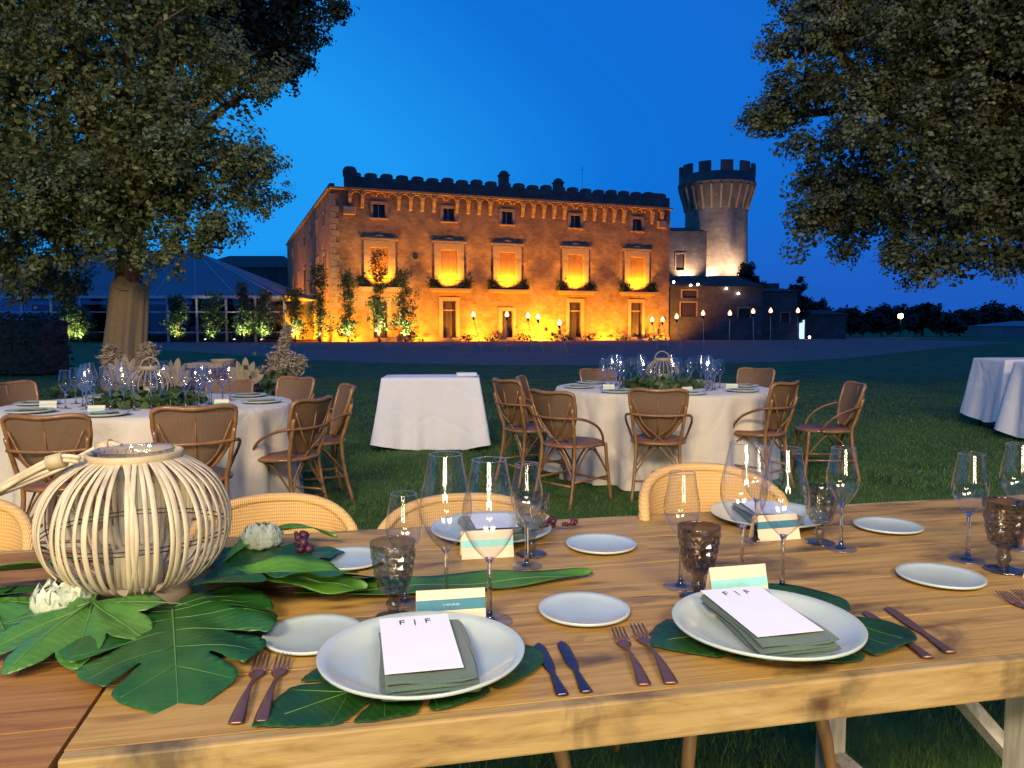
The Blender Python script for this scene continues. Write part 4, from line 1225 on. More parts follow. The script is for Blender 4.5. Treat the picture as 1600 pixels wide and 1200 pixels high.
menu_card('white menu card with monogram lying aslant on the farther napkin', (.415, 1.264, LT + .0390), R(13), .116, .192, MG, (R(2.6), 0))
menu_card('white menu card on the far napkin behind the first glass cluster', (-.05, 1.935, TZ + .0330), R(190), .105, .17, 'menu cards of the far places', (R(2), 0), False)
menu_card('white menu card on the far napkin behind the second glass cluster', (.70, 2.08, TZ + .0330), R(178), .105, .17, 'menu cards of the far places', (R(2), 0), False)

def place_card(label, loc, rz, w, h, band, group, ink=True):
    """folded tent card with a painted band"""
    t = thing('place_card', label, 'place card', loc, rz, group)
    s_ = .020
    f = obj('front', MB().add([(-w / 2, -s_, 0), (w / 2, -s_, 0), (w / 2, 0, h), (-w / 2, 0, h)], [(0, 1, 2, 3)]), M['cream'], t, solid=.0006)
    obj('back', MB().add([(-w / 2, s_, 0), (w / 2, s_, 0), (w / 2, .0006, h - .0004), (-w / 2, .0006, h - .0004)], [(3, 2, 1, 0)]), M['cream'], t, solid=.0006)
    z0, z1 = (.46, .74) if band == 'teal' else (.40, .66)
    def pt(u, z): return (u * w / 2, -s_ * (1 - z) - .0009, z * h + .0003)
    obj('band', MB().add([pt(-.999, z0), pt(.999, z0 + .02), pt(.999, z1 + .02), pt(-.999, z1)], [(0, 1, 2, 3)]), M[band], f)
    if ink:
        # the name is a pale scrawl too small to read
        P = [pt(-.24 + .5 * k / 26, (z0 + z1) / 2 + .01 + .055 * math.sin(k * 2.1) * (.6 + .4 * math.sin(k * .9))) for k in range(27)]
        P = [(x, y - .0005, z) for x, y, z in P]
        obj('handwriting', MB().tube(P, .0007, 4), M['palepaint'], f)
    return t
PG = 'cream place cards on the long table'
place_card('cream place card with dark teal band behind the nearer plate', (-.108, 1.322, T_), R(9), .121, .064, 'teal', PG)
place_card('cream place card with pale aqua band behind the farther menu', (.432, 1.444, T_), R(13), .118, .068, 'aqua', PG, False)
place_card('cream place card of the far place behind the first glass cluster', (-.058, 1.735, T_), R(10), .12, .06, 'aqua', PG, False)
place_card('cream place card with blue band of the far place behind the second glass cluster', (.655, 1.885, T_), R(12), .12, .06, 'teal', PG, False)
place_card('cream place card cut off by the picture edge beside the brown goblet', (1.135, 1.575, T_), R(14), .12, .066, 'aqua', PG, False)

# ------------------------------------------------------------------ cutlery
def strip(mb, ws, bow, th=.0022):
    """handle or blade: list of (y, halfwidth); bow(y) gives height"""
    m = len(ws)
    V = []
    for y, w in ws:
        z = bow(y)
        V += [(-w, y, z), (-w * .55, y, z + th), (w * .55, y, z + th), (w, y, z), (w * .5, y, z - th * .4), (-w * .5, y, z - th * .4)]
    F = []
    for i in range(m - 1):
        for k in range(6):
            F.append((i * 6 + k, i * 6 + (k + 1) % 6, (i + 1) * 6 + (k + 1) % 6, (i + 1) * 6 + k))
    F += [[5, 4, 3, 2, 1, 0], [(m - 1) * 6 + k for k in range(6)]]
    return mb.add(V, F, True)
def sm(ws): return [(p.x, p.y) for p in smooth_path([(a, b, 0) for a, b in ws], 4)]
fbow = lambda y: .0022 + .007 * math.sin(max(0, min(1, y / .135)) * PI) + .006 * max(0, (y - .14) / .065) ** 2
def fork(label, base, tip, mt, group):
    d = Vector((tip[0] - base[0], tip[1] - base[1], 0)); L_ = d.length
    t = thing('fork', label, 'fork', (base[0], base[1], TZ + .001), math.atan2(-d.x, d.y), group)
    s_ = L_ / .205
    t.scale = (s_, s_, s_)
    obj('handle', strip(MB(), sm([(0, .0075), (.004, .0105), (.03, .0085), (.07, .0050), (.105, .0034), (.128, .0038), (.138, .0085), (.146, .0118), (.156, .0122)]), fbow), M[mt], t)
    for k in range(4):
        x = -.0100 + .00667 * k
        b = MB().tube([(x, .153, fbow(.153) + .0008), (x, .175, fbow(.175) + .0006), (x * .97, .205, fbow(.205))], [.0022, .0019, .0011], 6, flat=.7)
        obj('tine', b, M[mt], t)
kbow = lambda y: .0024
def knife(label, base, tip, mt, group):
    d = Vector((tip[0] - base[0], tip[1] - base[1], 0)); L_ = d.length
    t = thing('knife', label, 'knife', (base[0], base[1], TZ + .001), math.atan2(-d.x, d.y), group)
    s_ = L_ / .2
    t.scale = (s_, s_, s_)
    obj('handle', strip(MB(), sm([(0, .0080), (.004, .0105), (.03, .0088), (.06, .0062), (.082, .0052)]), kbow, .0032), M[mt], t)
    obj('blade', strip(MB(), sm([(.080, .0052), (.095, .0085), (.12, .0105), (.16, .0108), (.185, .0095), (.196, .006), (.2, .002)]), kbow, .0012), M[mt], t)
FG, KG = 'dark copper forks on the long table', 'dark knives on the long table'
fork('outer fork beside the nearer plate, farther from it', (-.363, .975), (-.392, 1.18), 'copper', FG)
fork('inner fork beside the nearer plate, its tines under the leaf tip', (-.331, .98), (-.360, 1.185), 'copper', FG)
fork('outer fork between the two near plates, next to the blue knives', (.193, 1.085), (.181, 1.29), 'copper', FG)
fork('inner fork between the two near plates, touching the leaf', (.233, 1.09), (.216, 1.305), 'copper', FG)
fork('outer fork at the picture edge, beside the last bread plate', (.958, 1.265), (.957, 1.472), 'copper', FG)
fork('inner fork at the picture edge, partly out of view', (.995, 1.275), (.992, 1.48), 'copper', FG)
knife('blue-black knife next to the nearer plate', (.072, 1.054), (.043, 1.235), 'bluesteel', KG)
knife('blue-black knife next to the forks of the farther plate', (.107, 1.063), (.081, 1.243), 'bluesteel', KG)
knife('dark copper knife touching the leaf of the farther plate', (.658, 1.178), (.648, 1.378), 'copper', KG)
knife('dark copper knife lying outermost beyond the farther plate', (.704, 1.197), (.700, 1.4), 'copper', KG)

# ------------------------------------------------------------------ leaves and flowers
def chaikin(P, n=2):
    for _ in range(n):
        Q = []
        m = len(P)
        for i in range(m):
            a, b = P[i], P[(i + 1) % m]
            Q += [(a[0] * .75 + b[0] * .25, a[1] * .75 + b[1] * .25), (a[0] * .25 + b[0] * .75, a[1] * .25 + b[1] * .75)]
        P = Q
    return P
def inside(P, x, y):
    c_ = False; j = len(P) - 1
    for i in range(len(P)):
        if (P[i][1] > y) != (P[j][1] > y) and x < (P[j][0] - P[i][0]) * (y - P[i][1]) / (P[j][1] - P[i][1]) + P[i][0]:
            c_ = not c_
        j = i
    return c_
def leaf_part(name, outline, hf, mt, parent, scale, step=.035, it=2):
    P = chaikin(outline, it)
    rj = random.Random(len(name) + int(scale * 1000))
    P = [(x + rj.uniform(-.004, .004), y + rj.uniform(-.004, .004)) for x, y in P]
    n = len(P)
    xs = [p[0] for p in P]; ys = [p[1] for p in P]
    pts = [Vector(p) for p in P]
    y = min(ys) + step / 2
    while y < max(ys):
        x = min(xs) + step / 2
        while x < max(xs):
            if inside(P, x, y): pts.append(Vector((x, y)))
            x += step
        y += step
    r_ = delaunay_2d_cdt(pts, [(i, (i + 1) % n) for i in range(n)], [list(range(n))], 1, 1e-5)
    vv, ff = r_[0], r_[2]
    b = MB()
    b.add([(p.x * scale, p.y * scale, hf(p.x, p.y) * scale) for p in vv], [tuple(q) for q in ff], True)
    return obj(name, b, M[mt], parent, solid=.0004)
HALF = [(.0, .03), (.05, -.08), (.17, -.16), (.31, -.15), (.42, -.06), (.48, .08), (.50, .20), (.47, .225), (.27, .195), (.255, .205), (.47, .245), (.50, .28), (.475, .42), (.44, .50), (.41, .505), (.22, .40), (.21, .415), (.39, .53), (.41, .57), (.34, .70), (.29, .76), (.265, .755), (.15, .61), (.14, .625), (.25, .78), (.25, .82), (.14, .93), (.05, 1.0), (.0, 1.05)]
MON = HALF + [(-x, y) for x, y in HALF[::-1][1:-1]]
def monstera(label, loc, rz, size, tilt, roll=0.0, curl=.25, group=None, wide=1.0, pitch_fn=None, veins=True, mt='monstera'):
    t = thing('monstera_leaf', label, 'leaf', loc, rz, group)
    t.rotation_euler = (tilt, roll, rz)
    hf = pitch_fn or (lambda x, y: .13 * abs(x) - curl * x * x * 1.2 - .14 * (y - .3) ** 2 + .016 * math.sin(abs(x) * 17 - y * 13) * min(1, abs(x) * 4))
    ol = [(x * wide, y) for x, y in MON]
    b = leaf_part('blade', ol, hf, mt, t, size)
    if veins:
        v = MB()
        v.tube([(0, y * size, hf(0, y) * size + .0012) for y in [.02 + k * .09 for k in range(11)]], [.0022 - .00018 * k for k in range(11)], 6)
        for s_ in (-1, 1):
            for y0, x1, y1 in ((.05, .36, -.03), (.10, .42, .10), (.20, .44, .28), (.34, .42, .47), (.50, .34, .66), (.66, .22, .82)):
                v.tube([(s_ * x1 * wide * k / 5 * size, (y0 + (y1 - y0) * k / 5) * size, hf(s_ * x1 * wide * k / 5, y0 + (y1 - y0) * k / 5) * size + .0007) for k in range(6)], [.0008 - .00012 * k for k in range(6)], 5)
        obj('vein', v, M['vein'], b)
    return t
# under the plates
monstera('dark split leaf lying under the nearer plate, hanging over the table edge', (-.045, 1.222, TZ + .004), R(131), .375, 0, wide=.74, mt='monstera_dark', pitch_fn=lambda x, y: .002 + .10 * max(0, abs(x) - .22) ** 1.5 * (1 + .8 * math.sin(y * 9)) )
monstera('dark split leaf lying crosswise under the farther plate', (.60, 1.355, TZ + .004), R(108), .39, 0, wide=.86, mt='monstera_dark', pitch_fn=lambda x, y: .002 + .16 * max(0, abs(x) - .22) ** 1.4 * (1 + .9 * math.sin(y * 11 + 1)) )
# big ones beside the lantern
monstera('big glossy split leaf before the lantern, pointing at the forks', (-.600, 1.325, TZ + .040), R(205), .35, R(-4), R(0), .26, wide=.95)
monstera('glossy split leaf rising from the lantern foot towards the glasses', (-.555, 1.415, TZ + .050), R(-64), .33, R(-4), R(-16), .25, wide=.85)
monstera('dark split leaf lying behind the lantern foot', (-.62, 1.60, TZ + .02), R(-60), .26, R(2), 0, .2, veins=False)

def fatsia(label, loc, rz, size, tilt, lobes=(-118, -72, -34, 0, 34, 72, 118), group=None):
    t = thing('fatsia_leaf', label, 'leaf', loc, rz, group)
    t.rotation_euler = (tilt, 0, rz)
    out = []
    for k, a in enumerate(lobes):
        L_ = (.72, .9, 1.0, 1.08, 1.0, .9, .72)[k]
        ca, sa = math.cos(R(a)), math.sin(R(a))
        for (l, w) in ((.30, -.11), (.50, -.19), (.68, -.22), (.80, -.19), (.90, -.11), (1.0, 0), (.90, .11), (.80, .19), (.68, .22), (.50, .19), (.30, .11)):
            x, y = w, l * L_
            out.append((x * ca + y * sa, -x * sa + y * ca))
    out.append((0, -.03))
    hf = lambda x, y: -.16 * (x * x + y * y) + .03 * math.cos(7 * math.atan2(x, y) * .98)
    b = leaf_part('blade', out, hf, 'fatsia', t, size, .05, 2)
    v = MB()
    for k, a in enumerate(lobes):
        ca, sa = math.cos(R(a)), math.sin(R(a))
        v.tube([(sa * l * size, ca * l * size, hf(sa * l, ca * l) * size + .0009) for l in (0, .2, .4, .6, .8, .95)], [.002, .0017, .0013, .001, .0008, .0005], 5)
    obj('vein', v, M['vein'], b)
    return t
fatsia('bright green hand-shaped leaf before the lantern beside the white bloom', (-.705, 1.262, TZ + .058), R(165), .165, R(-7))
fatsia('hand-shaped leaf at the picture edge below the lantern', (-.93, 1.34, TZ + .035), R(150), .19, R(-5))

def blade_leaf(name, label, P, w, mt, up=.01, twist=0, group=None):
    P = smooth_path(P, 6)
    m = len(P)
    o0 = P[0].copy()
    t = thing(name, label, 'leaf', o0, 0, group)
    b = MB()
    def fn(u, v):
        i = v * (m - 1); k = min(int(i), m - 2); f = i - k
        p = P[k].lerp(P[k + 1], f) - o0
        d = (P[k + 1] - P[k]).normalized(); n_ = Vector((-d.y, d.x, 0)).normalized()
        ww = w * (math.sin(PI * min(1, .04 + v * .96)) ** .62)
        q = p + n_ * (u - .5) * ww
        return (q.x, q.y, q.z + up * abs(u - .5) * 2 + .003 * math.sin(v * 17 + u * 4) + twist * (u - .5) * math.sin(v * PI))
    b.grid(fn, 8, 28)
    bo = obj('blade', b, M[mt], t, solid=.0006)
    obj('midrib', MB().tube([Vector(fn(.5, k / 20)) + Vector((0, 0, .0008)) for k in range(21)], .0011, 5), M['vein'], bo)
    return t
blade_leaf('long_leaf', 'long flat green leaf lying along the table past the place card', [(-.42, 1.455, TZ + .010), (-.2, 1.50, TZ + .008), (0.0, 1.545, TZ + .006), (.17, 1.59, TZ + .006)], .105, 'aspidistra', .006)
blade_leaf('long_leaf', 'curving green leaf lying across the start of the long flat leaf', [(-.53, 1.47, TZ + .05), (-.43, 1.44, TZ + .055), (-.34, 1.435, TZ + .035), (-.28, 1.46, TZ + .015)], .085, 'aspidistra', .01, .03)
blade_leaf('long_leaf', 'long green leaf leaving the picture beside the white bloom', [(-.72, 1.52, TZ + .03), (-.85, 1.50, TZ + .055), (-1.0, 1.46, TZ + .05), (-1.2, 1.40, TZ + .02)], .08, 'aspidistra', .01, .02)
blade_leaf('long_leaf', 'lower dark leaf leaving the picture under the white bloom', [(-.74, 1.42, TZ + .02), (-.88, 1.40, TZ + .03), (-1.02, 1.35, TZ + .03), (-1.2, 1.28, TZ + .02)], .09, 'monstera', .01, .02)
blade_leaf('long_leaf', 'narrow green leaf arching behind the lantern towards the far chair', [(-.62, 1.62, TZ + .02), (-.58, 1.72, TZ + .05), (-.50, 1.80, TZ + .05), (-.42, 1.82, TZ + .02)], .035, 'aspidistra', .004)

def bloom(label, loc, r_, seed, group):
    rn = random.Random(seed)
    t = thing('white_bloom', label, 'flower', loc, 0, group)
    pb = MB()
    pb.grid(lambda u, v: ((u - .5) * 1.15 * math.sin(PI * (.10 + .62 * v)) , .42 * math.sin(v * 2.6) - .30 * (2 * u - 1) ** 2 * v + .05 * math.sin(u * 17) * v, v * .72 + .07 * math.sin(u * 19 + 1) * v), 10, 7)
    pm = pb.mesh('petal', M['petal'])
    for ringn, cnt, rr, lean in ((0, 6, .08, -.15), (1, 9, .22, .15), (2, 11, .36, .5), (3, 12, .46, .95)):
        for k in range(cnt):
            a = 2 * PI * k / cnt + rn.uniform(-.2, .2) + ringn
            o = obj('petal', pm, None, t)
            q = Matrix.Rotation(a, 4, 'Z') @ Matrix.Translation((0, rr * r_ * .6, 0)) @ Matrix.Rotation(-lean + rn.uniform(-.15, .15), 4, 'X')
            o.matrix_local = q @ Matrix.Diagonal((r_ * rn.uniform(.85, 1.1), r_, r_ * rn.uniform(.85, 1.1), 1))
    obj('calyx', MB().sphere((0, 0, -.004), r_ * .35, 8, 5), M['fatsia'], t)
bloom('white ruffled bloom before the lantern at the picture edge', (-.785, 1.315, TZ + .040), .055, 1, 'white blooms in the table garland')
bloom('white ruffled bloom behind the big split leaf, by the far table edge', (-.575, 1.73, TZ + .035), .05, 2, 'white blooms in the table garland')
def sprig(label, P, seed, n_, r_, group):
    rn = random.Random(seed)
    t = thing('plum_sprig', label, 'sprig', P[0], 0, group)
    pp = [p - Vector(P[0]) for p in smooth_path(P, 5)]
    obj('stem', MB().tube(pp, .0011, 5), M['vein'], t)
    cl = MB(); cl.sphere((0, 0, 0), r_, 8, 5, (1, .7, .8))
    cm_ = cl.mesh('floret', M['plum'])
    for k in range(n_):
        p = pp[rn.randint(len(pp) // 2, len(pp) - 1)] + Vector((rn.uniform(-1, 1), rn.uniform(-1, 1), rn.uniform(.2, 1.2))) * r_ * 1.6
        o = obj('floret', cm_, None, t, p, (rn.uniform(0, 3), rn.uniform(0, 3), rn.uniform(0, 3)))
        s_ = rn.uniform(.6, 1.3); o.scale = (s_, s_, s_)
sprig('dark plum sprig beside the bread plate behind the grey goblet', [(-.47, 1.60, TZ + .006), (-.47, 1.70, TZ + .02), (-.50, 1.79, TZ + .02)], 3, 16, .010, 'plum sprigs on the table')
sprig('dark plum sprig before the far table edge between the two glass clusters', [(.03, 1.90, TZ + .006), (.09, 1.94, TZ + .012), (.15, 1.96, TZ + .015)], 4, 20, .010, 'plum sprigs on the table')

# ------------------------------------------------------------------ bamboo lantern
ln = thing('bamboo_lantern', 'round bamboo-ribbed lantern with candle jar and folded-down handle', 'lantern', (-.710, 1.432, TZ + .002))
rn = random.Random(21)
LPF = [(.086, .040), (.124, .060), (.154, .098), (.167, .145), (.163, .190), (.142, .234), (.108, .264), (.078, .280)]
NR = 62
for k in range(NR):
    a = 2 * PI * k / NR + rn.uniform(-.02, .02)
    tw_ = rn.uniform(-.05, .05) + (.16 if rn.random() < .12 else 0)
    pts = []
    for i, p in enumerate(smooth_path([(r_, 0, z) for r_, z in LPF], 4)):
        f = i / 28
        aa = a + tw_ * math.sin(f * PI)
        pts.append((p.x * math.cos(aa), p.x * math.sin(aa), p.z))
    # flat strips: wide along the surface
    V = []; F = []
    wd = .0046 * rn.uniform(.8, 1.2)
    for (x, y, z) in pts:
        rr = math.hypot(x, y); tx, ty = -y / rr, x / rr; nx, ny = x / rr, y / rr
        for (s1, s2) in ((-1, 0), (-.7, .0016), (.7, .0016), (1, 0), (.7, -.0012), (-.7, -.0012)):
            V.append((x + tx * wd * s1 + nx * s2, y + ty * wd * s1 + ny * s2, z))
    m = len(pts)
    for i in range(m - 1):
        for j in range(6):
            F.append((i * 6 + j, i * 6 + (j + 1) % 6, (i + 1) * 6 + (j + 1) % 6, (i + 1) * 6 + j))
    obj('rib', MB().add(V, F, True), M['bamboo'], ln)
def circ(r_, z, n_=48): return [(r_ * math.cos(2 * PI * k / n_), r_ * math.sin(2 * PI * k / n_), z) for k in range(n_)]
obj('hoop', MB().tube(circ(.1650, .142), .0011, 5, closed=True), M['iron'], ln)
obj('hoop', MB().tube(circ(.1638, .134), .0011, 5, closed=True), M['iron'], ln)
obj('base_ring', MB().lathe([(.088, .0), (.094, .003), (.093, .045), (.088, .052), (.080, .052), (.082, .003), (.088, 0)], 48), M['bamboo_pale'], ln)
obj('base_board', MB().lathe([(.001, .004), (.081, .004), (.081, .012), (.001, .012)], 32), M['bamboo_pale'], ln)
obj('collar', MB().lathe([(.074, .268), (.081, .272), (.084, .280), (.085, .289), (.081, .291), (.074, .285), (.074, .268)], 48, rad=lambda q, i, z: 1 + .012 * math.sin(q * 3) + .008 * math.sin(q * 11)), M['bamboo_pale'], ln)
jr = obj('glass_jar', MB().lathe([(.002, .016), (.064, .016), (.068, .022), (.068, .16), (.067, .225), (.066, .275), (.069, .292), (.0705, .294), (.069, .2955), (.0655, .28)], 48, rad=lambda q, i, z: 1 + (.03 * math.sin(q * 9) if z > .285 else 0)), M['glass_jar'], ln)
cd = obj('candle', MB().lathe([(.001, .018), (.041, .018), (.042, .022), (.042, .098), (.039, .102), (.03, .098), (.001, .096)], 32), M['candle'], ln)
obj('wick', MB().tube([(0, 0, .095), (.001, 0, .106)], .0012, 5), M['iron'], cd)
# bent cane handle lying over the shoulder, bundle of thin canes
for k in range(7):
    o_ = Vector((rn.uniform(-.006, .006), rn.uniform(-.006, .006), rn.uniform(-.006, .006)))
    H1 = [(-.062, -.072, .285), (-.095, -.082, .288), (-.15, -.085, .262), (-.20, -.075, .235), (-.245, -.03, .215), (-.25, .02, .214), (-.205, .07, .235), (-.15, .085, .262), (-.095, .082, .288), (-.062, .072, .285)]
    obj('handle_cane', MB().tube(smooth_path([Vector(p) + o_ for p in H1], 5), .0042, 6), M['bamboo'], ln)
for s_ in (-1, 1):
    obj('binding', MB().tube([(-.085, s_ * .080, .288), (-.112, s_ * .083, .281)], .0145, 10), M['bamboo_pale'], ln)
for k in range(3):
    a = R(70 + 20 * k)
    c0 = Vector((.074 * math.cos(a), -.074 * math.sin(a), .294))
    obj('wire_loop', MB().tube([c0 + Vector((.007 * math.cos(q * .7), 0, .009 * math.sin(q * .7) + .004)) for q in range(9)], .0007, 5), M['copper'], ln)

# ------------------------------------------------------------------ rattan chairs, round tables, service tables
def rattan_chair():
    t = thing('rattan_chair', 'x', 'chair')
    def pan(u, v):
        s_ = 2 * u - 1
        hw = .055 + .185 * math.sin(min(1, v * 1.18) * PI / 2) ** .8
        z = .485 + .385 * v * (1 - .075 * abs(s_) ** 5 - .05 * (1 - s_ * s_) ** 2)
        return (s_ * hw, -.205 - .115 * v + .055 * s_ * s_, z)
    b = MB().grid(pan, 14, 12).grid(lambda u, v: tuple(Vector(pan(1 - u, v)) + Vector((0, .008, 0))), 14, 12)
    bk = obj('backrest', b, M['cane'], t)
    fr = [pan(0, v / 8) for v in range(9)] + [pan(u / 10, 1) for u in range(1, 10)] + [pan(1, 1 - v / 8) for v in range(9)]
    obj('back_frame', MB().tube(smooth_path(fr, 2), .0145, 8), M['rattan'], bk)
    r1 = [(-.235, -.245, .67), (-.12, -.275, .665), (0, -.285, .663), (.12, -.275, .665), (.235, -.245, .67)]
    obj('back_rail', MB().tube(smooth_path(r1, 3), .010, 7), M['rattan'], bk)
    for s_ in (-1, 1):
        obj('cross_cane', MB().tube(smooth_path([(s_ * .215, -.27, .78), (s_ * .12, -.262, .60), (0, -.225, .50), (-s_ * .10, -.21, .40), (-s_ * .17, -.20, .28)], 4), .0065, 6), M['rattan'], bk)
    obj('back_spine', MB().tube([(0, -.302, .84), (0, -.275, .68), (0, -.225, .5)], .006, 6), M['rattan'], bk)
    def seat(q):
        return .235 * (1 + .10 * math.cos(2 * q) * 0 + .06 * abs(math.sin(2 * q)))
    se = MB().lathe([(.001, .438), (.215, .438), (.228, .446), (.225, .462), (.205, .470), (.001, .462)], 36, rad=lambda q, i, z: 1 + .07 * abs(math.sin(2 * q)))
    so = obj('seat', se, M['seatweave'], t)
    obj('seat_hoop', MB().tube([(.232 * (1 + .07 * abs(math.sin(4 * PI * k / 40))) * math.cos(2 * PI * k / 40), .232 * (1 + .07 * abs(math.sin(4 * PI * k / 40))) * math.sin(2 * PI * k / 40), .448) for k in range(40)], .013, 7, closed=True), M['rattan'], so)
    for s_ in (-1, 1):
        obj('leg', MB().tube(smooth_path([(s_ * .185, .185, .445), (s_ * .195, .20, .25), (s_ * .215, .225, 0)], 4), .0145, 8), M['rattan'], t)
        obj('leg', MB().tube(smooth_path([(s_ * .232, -.262, .74), (s_ * .205, -.215, .56), (s_ * .185, -.185, .44), (s_ * .195, -.21, .22), (s_ * .215, -.265, 0)], 4), .0145, 8), M['rattan'], t)
        obj('arm', MB().tube(smooth_path([(s_ * .235, -.245, .67), (s_ * .275, -.16, .655), (s_ * .285, -.03, .60), (s_ * .262, .06, .52), (s_ * .232, .10, .44)], 4), .010, 7), M['rattan_dark'], t)
        obj('stretcher', MB().tube([(s_ * .2, .208, .19), (s_ * .2, -.222, .19)], .009, 6), M['rattan'], t)
        obj('brace', MB().tube(smooth_path([(s_ * .195, .20, .22), (s_ * .19, .09, .36), (s_ * .185, 0, .42), (s_ * .19, -.09, .36), (s_ * .195, -.21, .22)], 3), .007, 6), M['rattan_dark'], t)
    obj('stretcher', MB().tube([(-.2, .208, .16), (.2, .208, .16)], .009, 6), M['rattan'], t)
    obj('stretcher', MB().tube([(-.2, -.225, .16), (.2, -.225, .16)], .009, 6), M['rattan'], t)
    for s_ in (-1, 1):
        obj('brace', MB().tube(smooth_path([(s_ * .2, -.215, .20), (s_ * .09, -.20, .35), (0, -.195, .43)], 3), .007, 6), M['rattan'], t)
        obj('brace', MB().tube(smooth_path([(s_ * .2, .205, .20), (s_ * .09, .20, .35), (0, .20, .43)], 3), .007, 6), M['rattan_dark'], t)
    return t
rc = rattan_chair()
CR = Vector((1.36, 6.95, 0)); CL = Vector((-2.55, 5.4, 0))
# position of the backrest, table centre, extra turn, label
RCH = [
    ((1.06, 5.55), CR, 0, 'rattan chair facing the farther round table squarely, its back to the viewer'),
    ((2.16, 6.0), CR, .05, 'rattan chair with back to the viewer, beside the square-on one at the farther round table'),
    ((2.95, 6.55), CR, .2, 'rattan chair in profile at the outer side of the farther round table'),
    ((2.62, 8.2), CR, 0, 'rattan chair at the back of the farther round table, nearest the profile chair'),
    ((.92, 8.3), CR, 0, 'rattan chair at the back of the farther round table, behind its lantern and glasses'),
    ((.08, 7.35), CR, .15, 'rattan chair showing its lit front past the two overlapping chairs of the farther round table'),
    ((-.06, 6.25), CR, .1, 'rattan chair overlapped by another, nearest the white service table'),
    ((.27, 5.5), CR, -.15, 'rattan chair turned three-quarters away, overlapping its neighbour at the farther round table'),
    ((-2.42, 3.95), CL, .05, 'rattan chair with back to the viewer, behind the lantern handle'),
    ((-1.68, 4.05), CL, -.1, 'rattan chair with back to the viewer, directly behind the lantern top'),
    ((-1.30, 5.05), CL, -.1, 'rattan chair in near profile with its seat drawn out from the nearer round table'),
    ((-1.25, 5.85), CL, .1, 'rattan chair at the nearer round table closest to the white service table'),
    ((-1.86, 6.65), CL, 0, 'rattan chair behind the drawn-out chair, facing the viewer across the nearer round table'),
    ((-2.55, 6.95), CL, 0, 'rattan chair at the back of the nearer round table, mostly hidden by glasses'),
    ((-3.95, 6.0), CL, 0, 'rattan chair at the back of the nearer round table, beside the dark hedge'),
]
for i, ((x, y), cen, tw_, lab) in enumerate(RCH):
    o = rc if i == 0 else copy_tree(rc)
    d = (cen - Vector((x, y, 0))).normalized()
    a = math.atan2(-d.x, d.y) + tw_
    f = Vector((-math.sin(a), math.cos(a), 0))
    o.location = Vector((x, y, 0)) + f * .27
    o.rotation_euler = (0, 0, a)
    o.scale = (.86, .95, .985 + .03 * math.sin(i * 2.3))
    o['label'] = lab; o['group'] = 'rattan chairs around the round tables'

def round_cloth(name, label, c_, R_, z, seed, mt, group):
    rn = random.Random(seed)
    ph = [rn.uniform(0, 6) for _ in range(6)]
    def fn(u, v):
        q = u * 2 * PI
        fold = math.sin(17 * q + ph[0] + .8 * math.sin(3 * q)) * .5 + math.sin(11 * q + ph[1]) * .35 + math.sin(29 * q + ph[2]) * .18
        if v < .2:
            r_ = R_ * v / .2; zz = z
        elif v < .24:
            k = (v - .2) / .04
            r_ = R_ + .012 * math.sin(k * PI / 2); zz = z - .012 * (1 - math.cos(k * PI / 2))
        else:
            k = (v - .24) / .76
            r_ = R_ + .012 + .045 * k + .095 * fold * k ** .7
            zz = z - .012 - (z - .022) * k + .006 * math.sin(5 * q) * k
        return (r_ * math.cos(q), r_ * math.sin(q), max(.008, zz))
    o = obj(name, MB().grid(fn, 260, 24, wrap=True), M[mt], None, c_)
    return tag(o, label, 'tablecloth', group)
def round_table(c_, lab, clab):
    t = thing('round_table', lab, 'table', c_, 0, 'round dining tables')
    obj('tabletop', MB().lathe([(.001, .72), (.93, .72), (.94, .735), (.93, .75), (.001, .75)], 48), M['plank'], t)
    for k in range(4):
        a = PI / 4 + k * PI / 2
        obj('leg', MB().tube([(.55 * math.cos(a), .55 * math.sin(a), 0), (.5 * math.cos(a), .5 * math.sin(a), .72)], .025, 8), M['legwood'], t)
    round_cloth('tablecloth', clab, c_, .95, .756, 5 if c_.x > 0 else 9, 'linen', 'ivory tablecloths')
round_table(CR, 'round table hidden under cloth, set before the castle', 'ivory cloth falling in folds over the round table before the castle')
round_table(CL, 'round table hidden under cloth, set before the wrapped oak', 'ivory cloth falling in folds over the round table behind the lantern')

